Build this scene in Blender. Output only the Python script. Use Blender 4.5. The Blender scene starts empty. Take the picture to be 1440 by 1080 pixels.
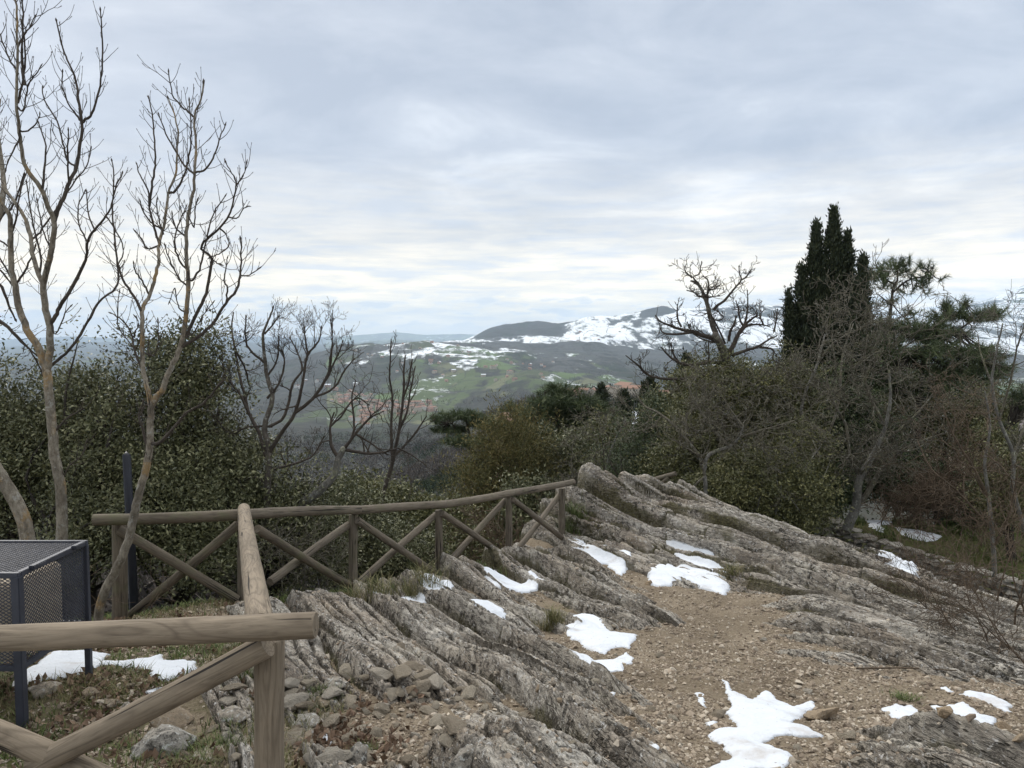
import bpy, math, random
import numpy as np
from mathutils import Vector, Matrix
sc = bpy.context.scene
COL = sc.collection
RS = np.random.RandomState
rng = RS(7)
PI = math.pi
# ------------------------------------------------------------------ camera
F = 1067.0; PITCH = math.atan(62/F)
fw = np.array([0, math.cos(PITCH), -math.sin(PITCH)]); upv = np.array([0, math.sin(PITCH), math.cos(PITCH)])
def at(px, py, D):
    d = fw + np.array([1., 0, 0])*((px-720)/F) + upv*((540-py)/F)
    return d*(D/d[1])
cd = bpy.data.cameras.new('camera'); cam = bpy.data.objects.new('camera', cd); COL.objects.link(cam)
cam.rotation_euler = (PI/2-PITCH, 0, 0)
cd.sensor_fit = 'HORIZONTAL'; cd.sensor_width = 36; cd.lens = 36*F/1440; cd.clip_start = .05; cd.clip_end = 200000
sc.camera = cam
# ------------------------------------------------------------------ noise
def _h(ix, iy, s):
    n = (ix.astype(np.int64)*374761393 + iy.astype(np.int64)*668265263 + s*974634777) & 0xffffffff
    n = ((n ^ (n >> 13))*1274126177) & 0xffffffff
    n = ((n ^ (n >> 16))*2246822519) & 0xffffffff
    return ((n ^ (n >> 15)) & 0xffffff)/float(0xffffff)
def h1(k, s=0): return _h(k, k*0+s, s+11)
def pn(x, y, s=0):
    x = np.asarray(x, float); y = np.asarray(y, float)
    x, y = np.broadcast_arrays(x, y)
    xi = np.floor(x); yi = np.floor(y); fx = x-xi; fy = y-yi
    u = fx*fx*fx*(fx*(fx*6-15)+10); v = fy*fy*fy*(fy*(fy*6-15)+10)
    def g(a, b):
        t = _h(xi+a, yi+b, s)*2*PI
        return np.cos(t)*(fx-a)+np.sin(t)*(fy-b)
    return ((g(0,0)*(1-u)+g(1,0)*u)*(1-v)+(g(0,1)*(1-u)+g(1,1)*u)*v)*1.5
def fbm(x, y, o=4, s=0, g=.5):
    r = 0; a = 1
    for i in range(o):
        r = r+a*pn(x*2**i, y*2**i, s+i*7); a *= g
    return r
def sstep(a, b, x):
    t = np.clip((x-a)/(b-a), 0, 1); return t*t*(3-2*t)
class TPS:
    def __init__(s, P, z, lam=.02):
        P = np.array(P, float); n = len(P); s.P = P
        K = s.k(P, P)+lam*np.eye(n); Q = np.c_[np.ones(n), P]
        A = np.zeros((n+3, n+3)); A[:n,:n] = K; A[:n,n:] = Q; A[n:,:n] = Q.T
        s.w = np.linalg.solve(A, np.r_[np.array(z, float), 0, 0, 0])
    def k(s, A, B):
        d2 = ((A[:,None,:]-B[None])**2).sum(-1)+1e-9
        return .5*d2*np.log(d2)
    def __call__(s, X, Y):
        X, Y = np.broadcast_arrays(np.asarray(X, float), np.asarray(Y, float)); sh = X.shape
        Q = np.c_[X.ravel(), Y.ravel()]; out = np.empty(len(Q)); n = len(s.P)
        for i in range(0, len(Q), 40000):
            q = Q[i:i+40000]
            out[i:i+40000] = s.k(q, s.P)@s.w[:n]+s.w[n]+q@s.w[n+1:]
        return out.reshape(sh)
# ------------------------------------------------------------------ terrain control points: pixel, pixel, depth, rockiness
CP = [(0,1080,3.3,-.1),(15,1013,3.75,-.15),(122,952,4.3,-.15),(230,1000,4.0,-.04),(380,1080,3.3,0),(600,1080,3.15,0),(700,1050,3.3,.16),
 (900,1080,3.05,.12),(860,1040,3.4,.22),(1000,1080,3.05,-.22),(960,1040,3.5,-.2),(1060,1050,3.4,-.22),(1100,1000,4.1,-.2),(1200,1050,3.4,.0),(1300,1068,3.2,.03),(1250,1005,4.1,-.14),(1330,1030,3.8,-.12),(1400,1030,3.9,-.12),(1110,915,6.0,.0),(965,868,7.5,-.04),(1130,985,4.5,-.12),(1440,1080,3.2,.06),(380,950,4.4,.06),(480,985,4.1,.06),(300,905,5.3,-.1),(170,872,6.8,-.2),
 (340,846,7.0,-.12),(420,850,7.2,.0),(470,868,6.6,.20),(500,835,8.6,-.02),(617,808,9.8,-.04),(715,785,10.9,-.02),(790,757,12.4,.0),
 (560,880,6.4,.24),(640,850,7.7,.12),(600,930,5.3,.2),(560,1000,4.0,-.12),(500,1040,3.6,-.1),(620,1040,3.5,-.08),(440,1000,4.0,-.06),(740,860,8.0,-.1),(700,900,6.3,.02),(760,800,10.3,.12),(830,840,8.6,.14),(890,880,7.4,.06),
 (740,930,5.4,-.02),(760,970,4.6,.12),(820,940,5.3,.1),(850,900,6.4,-.2),(880,930,5.6,-.2),(805,905,6.3,-.1),(930,950,5.1,-.17),(1000,850,8.3,-.2),(850,790,10.8,-.08),(960,810,10.3,-.06),(900,820,9.6,-.14),
 (1060,880,7.0,-.15),(1060,950,5.0,-.15),(1180,960,4.8,-.12),(1300,1000,4.3,-.1),(1380,1040,3.8,-.04),(1150,880,7.0,.06),(1230,890,6.7,.1),(1120,850,8.2,.0),(1310,950,5.2,-.08),(1420,985,4.6,-.12),
 (1080,830,9.4,.0),(1180,840,9.0,.14),(1300,890,7.4,.12),(1420,945,6.0,.1),
 (800,700,13.0,.18),(835,684,13.2,.3),(862,682,13.7,.3),(905,716,13.3,.12),(935,690,14.2,.3),(880,720,12.9,.26),(1000,745,12.0,.24),(960,760,11.8,.16),(1080,745,12.2,.26),(1100,790,10.8,.2),(1190,785,11.0,.24),(1290,832,9.6,.22),(1440,905,7.9,.1),
 (1200,800,16.5,-.2),(1300,830,14.5,-.2),(1440,875,12.0,-.2),(1150,750,17.5,-.2)]
XYR = []
for px, py, D, b in CP:
    p = at(px, py, D); XYR.append((p[0], p[1], p[2], b))
XYR += [(-6.5,5,-2.4,-.2),(-5,3,-1.9,-.2),(-3,1.5,-1.8,-.1),(0,1.5,-1.62,.05),(3,1.5,-1.65,.05),(6,3,-2.0,0),(8,5,-2.7,0),
 (-4.6,9,-3.6,-.2),(-7,8,-3.6,-.2),(-3.2,11,-4.8,-.2),(-1.8,13,-5.4,-.2),(.6,15.5,-5.2,-.2),(-9,14,-8,-.2),(-4,16,-8,-.2),(0,20,-8.2,-.2),(-12,20,-11.5,-.2),(-3,27,-13,-.2),(-20,27,-15.5,-.2),(6,27,-9.5,-.2),(14,27,-7.5,-.2),(24,27,-7,-.2),
 (3.2,15.4,-4.3,-.2),(2.5,18,-6.0,-.2),(5.2,14.2,-4.4,-.2),(6.5,12,-4.25,-.2),(8.3,10.2,-4.2,-.2),(5,20,-6.0,-.2),(9,19.2,-4.7,-.2),(7.2,21,-5.2,-.2),(12,17,-4.6,-.2),(16,20,-5.2,-.2),(11,11,-4.3,-.2),(12,8,-3.9,-.2)]
XYR = np.array(XYR)
ZB = TPS(XYR[:,:2], XYR[:,2]); RB = TPS(XYR[:,:2], XYR[:,3], .3)
def gY(Y):
    Y = np.asarray(Y, float)
    return np.where(Y < 6, .43*Y, np.where(Y < 11, .43*Y-.005*(Y-6)**2, .43*11-.125+.38*(Y-11)))
def UV(X, Y): return .88*(X+gY(Y)), .88*Y-.45*X
def base(X, Y): return ZB(X, Y)
def soil(X, Y, b=None):
    b = base(X, Y) if b is None else b
    return b-np.clip(RB(X, Y), 0, .3)*.45-.012+.03*fbm(X*1.3, Y*1.3, 3, 3)+.010*fbm(X*7, Y*7, 2, 5)+.004*pn(X*30, Y*30, 9)
def rock(X, Y, b=None, full=False):
    b = base(X, Y) if b is None else b
    rb = np.clip(RB(X, Y), -.3, .3)
    u, v = UV(X, Y); u = u+1.05*np.clip(b+1.1+.2*Y, -1, 2.5); px = .0013*np.asarray(Y, float)
    rg = sstep(7.5, 10.5, Y)                       # the ridge has bolder, more regular beds
    wu = u+.13*pn(v*.22, u*.45, 21)+.03*pn(v*.9, u*1.5, 22)+.006*pn(v*5, u*9, 23)
    p1 = .44
    t = wu/p1+.75*pn(wu*1.3, wu*0+3.3, 24); k = np.floor(t); f = t-k
    hk = (h1(k, 1)-.5)*.09+.08*pn(v*.5, k*3.7, 25)
    tj = (v+.5*u)/(.28+.5*h1(k, 2))*.6+h1(k, 3)*9+.10*pn(u*6, v*6, 20); kj = np.floor(tj); fj = tj-kj
    blk = (_h(k, kj, 5)-.5)*.06
    gj = np.exp(-(np.minimum(fj, 1-fj)/.028)**2)*sstep(.45, .7, _h(k, kj, 6))
    edge = np.minimum(f, 1-f)
    w1 = .045+.035*rg; g1 = np.exp(-(edge/w1)**2)
    h = (hk+blk)*(1-np.exp(-(edge/(w1*1.6))**2))+(.12+.08*rg)*(sstep(0, np.maximum(.12, px*2.2/p1), f)-f)-.11*g1-.06*gj
    p2 = .12
    t2 = wu/p2+.7*pn(wu*5, v*.3, 26); k2 = np.floor(t2); f2 = t2-k2; e2 = np.minimum(f2, 1-f2); w2 = .10+.10*rg
    a2 = np.clip(.55+.25*rg+1.3*pn(v*.8, k2*2.3, 27), .05, 1.4)*(1+.75*rg)
    g2 = np.exp(-(e2/w2)**2)
    h = h+a2*(.038*(sstep(0, np.maximum(.2, px*2.2/p2), f2)-f2)-.046*g2)+(.034*pn(v*.9, k2*5.1, 28)+.018*(_h(k2, np.floor(v/(.3+.5*h1(k2, 8))+h1(k2, 9)*7), 4)-.5))*(1-np.exp(-(e2/(w2*1.5))**2))
    t3 = (wu+.01*pn(u*14, v*9, 29))/.037; k3 = np.floor(t3); f3 = t3-k3
    a3 = np.clip(.5+1.6*pn(v*2.2, k3*1.7, 30), 0, 1.3)*sstep(10, 6.5, Y)
    h = h+a3*(.010*(sstep(0, .3, f3)-f3)-.008*np.exp(-(np.minimum(f3, 1-f3)/.18)**2))
    r = 1-np.abs(pn(X*9, Y*9, 31))*2
    r2 = 1-np.abs(pn(u*24, v*15, 33))*2
    kk = np.clip(.5+1.5*pn(X*1.1, Y*1.1, 34), .1, 1.4)
    h = h+.016*fbm(u*3.2, v*1.8, 3, 32)+kk*(-.020*np.clip(r, 0, 1)**3-.010*np.clip(r2, 0, 1)**2*sstep(11, 6, Y))
    z = b+h*(1+.25*rg)+np.minimum(rb, 0)*1.7-.005+.045*fbm(X*.85, Y*.85, 2, 40)+np.clip(rb, 0, .3)*.15
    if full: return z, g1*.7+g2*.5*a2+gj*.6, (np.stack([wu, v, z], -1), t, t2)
    return z
def top(X, Y):
    b = base(X, Y); return np.maximum(soil(X, Y, b), rock(X, Y, b))
def ray_hit(pp, fn=base, lo=2.0, hi=60):
    out = []; Ds = np.geomspace(lo, hi, 500)
    for px, py in pp:
        d = at(px, py, 1.0); z = fn(d[0]*Ds, Ds); w = np.nonzero(d[2]*Ds < z)[0]
        out.append(np.array([d[0]*Ds[w[0]], Ds[w[0]], z[w[0]]]) if len(w) else d*hi)
    return np.array(out)
# ------------------------------------------------------------------ meshes
def mk(name, V, faces, mats, attr=None, smooth=True, mi=None, parent=None, link=True):
    """faces: list of (n,k) int arrays"""
    me = bpy.data.meshes.new(name); V = np.asarray(V, np.float32)
    faces = [np.asarray(f, np.int32) for f in (faces if isinstance(faces, list) else [faces]) if len(f)]
    me.vertices.add(len(V)); me.vertices.foreach_set('co', V.ravel())
    nl = sum(f.size for f in faces); npy = sum(len(f) for f in faces)
    me.loops.add(nl); me.polygons.add(npy)
    me.loops.foreach_set('vertex_index', np.concatenate([f.ravel() for f in faces]))
    tot = np.concatenate([np.full(len(f), f.shape[1], np.int32) for f in faces])
    me.polygons.foreach_set('loop_start', np.r_[0, np.cumsum(tot)[:-1]].astype(np.int32))
    me.polygons.foreach_set('use_smooth', np.full(npy, smooth, bool))
    for m in (mats if isinstance(mats, (list, tuple)) else [mats]): me.materials.append(m)
    if mi is not None: me.polygons.foreach_set('material_index', np.asarray(mi, np.int32))
    for k, a in (attr or {}).items():
        a = np.asarray(a, np.float32)
        if a.ndim == 1:
            at_ = me.attributes.new(k, 'FLOAT', 'POINT'); at_.data.foreach_set('value', a)
        else:
            at_ = me.attributes.new(k, 'FLOAT_VECTOR', 'POINT'); at_.data.foreach_set('vector', a.ravel())
    me.update(calc_edges=True)
    if not link: return me
    o = bpy.data.objects.new(name, me); COL.objects.link(o)
    if parent: setpar(o, parent)
    return o
def setpar(o, p):
    o.parent = p; o.location = o.location-p.location     # things are only ever translated
def thing(name, loc, label, cat, group=None):
    e = bpy.data.objects.new(name, None); COL.objects.link(e); e.location = loc; e.empty_display_size = .1
    return tag(e, label, cat, group)
def tag(o, label, cat, group=None, kind=None):
    if label: o['label'] = label
    if cat: o['category'] = cat
    if group: o['group'] = group
    if kind: o['kind'] = kind
    return o
def gridfaces(nr, nc):
    i = np.arange(nr-1)[:,None]*nc+np.arange(nc-1)[None]
    return np.stack([i, i+1, i+nc+1, i+nc], -1).reshape(-1, 4)
def sub(V, Fc, keep, extra):
    Fc = Fc[keep]; used = np.unique(Fc); m = np.full(len(V), -1, np.int64); m[used] = np.arange(len(used))
    return V[used], m[Fc], {k: a[used] for k, a in extra.items()}
def tubes(lst, sides=6):
    Vs = []; Fs = []; n0 = 0; T = []
    for P, R in lst:
        P = np.asarray(P, float); R = np.asarray(R, float); n = len(P)
        if n < 2: continue
        s = sides if R.max() > .008 else (4 if R.max() > .004 else 3)
        d = np.gradient(P, axis=0); d /= np.linalg.norm(d, axis=1)[:,None]+1e-9
        ref = np.array([0, 0, 1.]) if abs(d[:,2].mean()) < .9 else np.array([1., 0, 0])
        a = np.cross(d, ref); a /= np.linalg.norm(a, axis=1)[:,None]+1e-9; b = np.cross(d, a)
        th = np.arange(s)*2*PI/s
        ring = P[:,None]+R[:,None,None]*(np.cos(th)[None,:,None]*a[:,None]+np.sin(th)[None,:,None]*b[:,None])
        Vs.append(ring.reshape(-1, 3)); Vs.append(P[-1:]+d[-1:]*R[-1])
        i = np.arange(n-1)[:,None]*s+np.arange(s)[None]; j = np.arange(n-1)[:,None]*s+(np.arange(s)[None]+1) % s
        Fs.append(np.stack([i, j, j+s, i+s], -1).reshape(-1, 4)+n0)
        l = (n-1)*s; k = np.arange(s); T.append(np.stack([l+k, l+(k+1) % s, np.full(s, n*s)], -1)+n0)
        n0 += n*s+1
    return np.concatenate(Vs), [np.concatenate(Fs), np.concatenate(T)]
def smoothline(P, sub=4):
    P = np.asarray(P, float)
    if len(P) < 3: return np.array([P[0]+(P[-1]-P[0])*t for t in np.linspace(0, 1, sub+1)])
    Q = np.vstack([2*P[0]-P[1], P, 2*P[-1]-P[-2]]); out = []
    for i in range(1, len(Q)-2):
        p0, p1, p2, p3 = Q[i-1], Q[i], Q[i+1], Q[i+2]
        for t in np.linspace(0, 1, sub, endpoint=False):
            out.append(.5*((2*p1)+(p2-p0)*t+(2*p0-5*p1+4*p2-p3)*t*t+(3*p1-p0-3*p2+p3)*t**3))
    out.append(P[-1]); return np.array(out)
# ------------------------------------------------------------------ material helper
class NT:
    def __init__(s, name, disp=None):
        s.m = bpy.data.materials.new(name); s.m.use_nodes = True; s.t = s.m.node_tree; s.t.nodes.clear()
        s.out = s.n('ShaderNodeOutputMaterial'); s.b = s.n('ShaderNodeBsdfPrincipled')
        s.l(s.b.outputs[0], s.out.inputs[0]); s.b.inputs['Specular IOR Level'].default_value = .3
    def n(s, ty, **k):
        x = s.t.nodes.new(ty)
        for a, v in k.items(): setattr(x, a, v)
        return x
    def l(s, a, b): s.t.links.new(a, b)
    def put(s, sock, v):
        if hasattr(v, 'links'): s.l(v, sock)
        elif isinstance(v, (tuple, list)) and len(v) == 3 and sock.type == 'RGBA': sock.default_value = (*v, 1)
        else: sock.default_value = v
    def obj(s): return s.n('ShaderNodeTexCoord').outputs['Object']
    def mp(s, v, sc=(1,1,1), rot=(0,0,0), loc=(0,0,0)):
        x = s.n('ShaderNodeMapping'); s.l(v, x.inputs[0]); x.inputs['Scale'].default_value = sc
        x.inputs['Rotation'].default_value = rot; x.inputs['Location'].default_value = loc; return x.outputs[0]
    def noise(s, v, scale, det=4, rough=.55, dist=0, d=None):
        x = s.n('ShaderNodeTexNoise'); s.l(v, x.inputs['Vector']); x.inputs['Scale'].default_value = scale
        x.inputs['Detail'].default_value = det; x.inputs['Roughness'].default_value = rough; x.inputs['Distortion'].default_value = dist
        return x.outputs['Fac']
    def vor(s, v, scale, feat='F1', out='Distance'):
        x = s.n('ShaderNodeTexVoronoi', feature=feat); s.l(v, x.inputs['Vector']); x.inputs['Scale'].default_value = scale; return x.outputs[out]
    def ramp(s, f, st, interp='LINEAR'):
        x = s.n('ShaderNodeValToRGB'); s.l(f, x.inputs[0]); e = x.color_ramp.elements; x.color_ramp.interpolation = interp
        while len(e) < len(st): e.new(.5)
        for q, (p, c) in zip(e, st):
            q.position = p; q.color = (c, c, c, 1) if isinstance(c, (int, float)) else (*c, 1)
        return x.outputs[0]
    def mix(s, f, a, b, bt='MIX'):
        x = s.n('ShaderNodeMix', data_type='RGBA', blend_type=bt)
        s.put(x.inputs['Factor'], f); s.put(x.inputs[6], a); s.put(x.inputs[7], b); return x.outputs[2]
    def ma(s, op, a, b=0., c=0.):
        x = s.n('ShaderNodeMath', operation=op); s.put(x.inputs[0], a); s.put(x.inputs[1], b); s.put(x.inputs[2], c); return x.outputs[0]
    def attr(s, nm): return s.n('ShaderNodeAttribute', attribute_name=nm).outputs['Fac']
    def bump(s, h, dist=.01, st=1.):
        x = s.n('ShaderNodeBump'); s.put(x.inputs['Height'], h); x.inputs['Distance'].default_value = dist; x.inputs['Strength'].default_value = st
        s.l(x.outputs[0], s.b.inputs['Normal']); return x
    def fin(s, col, rough=.85, spec=.3):
        s.put(s.b.inputs['Base Color'], col); s.put(s.b.inputs['Roughness'], rough); s.b.inputs['Specular IOR Level'].default_value = spec
        return s.m
def m_rock(name='limestone', tone=1.0):
    n = NT(name); o = n.obj(); bd = n.n('ShaderNodeAttribute', attribute_name='bed').outputs['Vector']
    v = n.mp(bd, (1, .22, 1)); w = n.mp(bd, (1, .42, 1))
    c1 = n.noise(v, 3.2, 6, .62)
    T = lambda *c: tuple(x*tone for x in c)
    col = n.ramp(c1, [(.28, T(.29,.25,.195)), (.42, T(.44,.395,.325)), (.56, T(.56,.52,.445)), (.75, T(.66,.625,.56))])
    warm = n.ramp(n.noise(o, .9, 3), [(.5, 0), (.68, .5)]); col = n.mix(warm, col, T(.36,.265,.175))
    stn = n.ramp(n.noise(w, 9, 5, .68, .4), [(.42, 0), (.56, .55)]); col = n.mix(stn, col, T(.23,.20,.17))
    lich = n.ramp(n.noise(w, 24, 6, .78, .5), [(.50, 0), (.55, 1)])
    lmask = n.ramp(n.noise(o, 1.3, 4), [(.36, .15), (.60, .95)])
    col = n.mix(n.ma('MULTIPLY', lich, lmask), col, (.055,.05,.042))
    pit = n.ramp(n.vor(w, 34.), [(.12, 1), (.22, 0)]); col = n.mix(n.ma('MULTIPLY', pit, n.ramp(n.noise(o, 2.1, 3), [(.42, 0), (.58, .85)])), col, (.07,.06,.048))
    wl = n.ramp(n.noise(o, 30, 4, .6), [(.59, 0), (.64, .8)]); col = n.mix(wl, col, (.66,.64,.60))
    # hairline bedding cracks and joints
    e1 = n.vor(n.mp(bd, (9, 2.2, 11)), 1., 'DISTANCE_TO_EDGE'); e2 = n.vor(n.mp(bd, (26, 7, 30)), 1., 'DISTANCE_TO_EDGE')
    k1 = n.ma('MULTIPLY', n.ramp(e1, [(.0, 1.), (.035, 0.)]), n.ramp(n.noise(o, 3.3, 4), [(.48, 0), (.60, .8)]))
    k2 = n.ma('MULTIPLY', n.ramp(e2, [(.0, 1.), (.05, 0.)]), n.ramp(n.noise(o, 4.1, 4), [(.47, 0), (.60, .6)]))
    kk = n.ma('MAXIMUM', k1, k2); col = n.mix(n.ma('MULTIPLY', kk, .8), col, (.085,.07,.055))
    fine = n.ramp(n.noise(v, 90, 3, .7), [(.36, .6), (.52, 1.)]); col = n.mix(1., col, fine, 'MULTIPLY')
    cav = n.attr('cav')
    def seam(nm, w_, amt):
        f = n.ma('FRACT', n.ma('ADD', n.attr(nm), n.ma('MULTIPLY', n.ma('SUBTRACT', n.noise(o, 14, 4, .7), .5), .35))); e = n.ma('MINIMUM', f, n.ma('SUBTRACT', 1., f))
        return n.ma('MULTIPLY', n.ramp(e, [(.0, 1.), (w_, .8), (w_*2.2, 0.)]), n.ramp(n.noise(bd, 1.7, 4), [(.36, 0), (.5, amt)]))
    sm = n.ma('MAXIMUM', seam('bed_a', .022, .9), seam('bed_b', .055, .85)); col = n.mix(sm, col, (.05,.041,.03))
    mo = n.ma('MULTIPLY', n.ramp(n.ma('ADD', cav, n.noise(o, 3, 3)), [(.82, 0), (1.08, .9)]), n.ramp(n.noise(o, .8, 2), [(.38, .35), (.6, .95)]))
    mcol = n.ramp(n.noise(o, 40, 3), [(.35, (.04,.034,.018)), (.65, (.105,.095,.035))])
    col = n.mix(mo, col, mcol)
    h = n.ma('ADD', n.ma('MULTIPLY', n.noise(w, 22, 6, .75, .3), 1.), n.ma('MULTIPLY', n.noise(v, 80, 4, .7), .4))
    n.bump(n.ma('SUBTRACT', n.ma('SUBTRACT', h, n.ma('MULTIPLY', kk, .6)), n.ma('ADD', n.ma('MULTIPLY', pit, .35), n.ma('MULTIPLY', sm, .8))), .04, 1.)
    return n.fin(col, .92, .2)
def m_soil():
    n = NT('dirt'); o = n.obj()
    col = n.ramp(n.noise(o, 1.3, 5, .6), [(.3, (.105,.082,.056)), (.5, (.18,.145,.100)), (.7, (.265,.218,.158))])
    gr = n.attr('grass')
    sp = n.ramp(n.noise(o, 55, 3, .7), [(.5, 0), (.66, .8)]); col = n.mix(sp, col, (.28,.225,.165))
    dk = n.ramp(n.noise(o, 26, 3, .7), [(.34, .75), (.46, 0)]); col = n.mix(dk, col, (.075,.05,.034))
    gm = n.ramp(n.ma('ADD', gr, n.ma('MULTIPLY', n.noise(o, 3, 4), .6)), [(.55, 0), (.8, 1)])
    gc = n.ramp(n.noise(o, 9, 4), [(.3, (.05,.045,.022)), (.5, (.075,.08,.028)), (.7, (.11,.10,.045))])
    col = n.mix(gm, col, gc)
    n.bump(n.ma('ADD', n.noise(o, 30, 5, .7), n.ma('MULTIPLY', n.noise(o, 110, 3), .4)), .02, .9)
    return n.fin(col, .95, .15)
def m_snow():
    n = NT('snow'); o = n.obj()
    col = n.mix(n.ramp(n.noise(o, 3.5, 5, .65), [(.56, 0), (.72, .65)]), (.64,.67,.705), (.43,.39,.35))
    col = n.mix(n.ramp(n.noise(o, 42, 3), [(.69, 0), (.73, .75)]), col, (.16,.11,.08))
    n.bump(n.ma('ADD', n.noise(o, 14, 3), n.ma('MULTIPLY', n.noise(o, 90, 4, .7), .5)), .02, .7)
    return n.fin(col, .6, .3)
def m_wood(name, base_=(.20,.165,.125), dark=(.075,.058,.04), green=0.):
    n = NT(name); o = n.obj(); rnd = n.n('ShaderNodeObjectInfo').outputs['Random']
    off = n.n('ShaderNodeCombineXYZ'); n.put(off.inputs[0], n.ma('MULTIPLY', rnd, 37.)); n.put(off.inputs[1], n.ma('MULTIPLY', rnd, 11.))
    va = n.n('ShaderNodeVectorMath', operation='ADD'); n.l(o, va.inputs[0]); n.l(off.outputs[0], va.inputs[1]); o2 = va.outputs[0]
    g = n.mp(o2, (1, 1, .09))
    w = n.noise(g, 60, 5, .65, 1.2)
    c = n.noise(n.mp(o2, (1, 1, .3)), 5, 3)
    col = n.ramp(w, [(.3, dark), (.48, base_), (.7, tuple(x*1.45 for x in base_))])
    col = n.mix(n.ramp(c, [(.35, .0), (.7, .55)]), col, tuple(x*.62 for x in base_))
    rg = n.ma('FRACT', n.ma('MULTIPLY', n.noise(n.mp(o2, (1, 1, .10)), 7, 2, .5, .3), 13.))
    col = n.mix(n.ma('MULTIPLY', n.ramp(rg, [(.0, .8), (.25, 0), (.8, 0), (1., .8)]), .75), col, dark)
    col = n.mix(n.ramp(n.noise(o2, 2.2, 4, .6), [(.4, 0), (.7, .45)]), col, tuple(x*1.5 for x in base_))
    kn = n.ramp(n.vor(n.mp(o2, (1, 1, .45)), 6.5), [(.05, .85), (.13, 0)]); col = n.mix(kn, col, tuple(x*.5 for x in dark))
    cr = n.ramp(n.noise(n.mp(o2, (1, 1, .035)), 28, 2), [(.64, 0), (.68, 1)])
    col = n.mix(cr, col, (.025,.02,.016))
    if green: col = n.mix(n.ramp(n.noise(o2, 6, 4), [(.5, 0), (.7, green)]), col, (.10,.105,.05))
    n.bump(n.ma('SUBTRACT', n.ma('MULTIPLY', w, .5), cr), .006, .8)
    return n.fin(col, .8, .25)
def m_bark(name, c0, c1, lichen=None, amt=.5):
    n = NT(name); o = n.obj()
    col = n.ramp(n.noise(n.mp(o, (1, 1, .5)), 34, 6, .75), [(.38, c0), (.60, c1)])
    col = n.mix(n.ramp(n.noise(o, 4, 4), [(.4, 0), (.65, .6)]), col, tuple(x*.55 for x in c0))
    if lichen:
        col = n.mix(n.ramp(n.noise(o, 3.5, 5, .7), [(.56, 0), (.62, amt)]), col, lichen)
        col = n.mix(n.ramp(n.noise(o, 14, 4, .7), [(.58, 0), (.64, .6)]), col, (.30,.30,.27))
    n.bump(n.noise(o, 60, 4, .7), .008, .8)
    return n.fin(col, .9, .2)
def m_leaf(name, c0, c1, c2, rough=.5, spec=.4, trans=.0):
    n = NT(name); a = n.attr('tint')
    col = n.ramp(a, [(0, c0), (.5, c1), (1, c2)])
    return n.fin(col, rough, spec)
def m_plain(name, c, rough=.6, metal=0., bumps=None, var=.15):
    n = NT(name); o = n.obj()
    col = n.mix(n.ramp(n.noise(o, 9, 4), [(.35, 0), (.7, 1)]), c, tuple(x*(1-var*2) for x in c))
    n.b.inputs['Metallic'].default_value = metal
    if bumps: n.bump(n.noise(o, bumps, 3), .002, .6)
    return n.fin(col, rough, .4)
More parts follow.
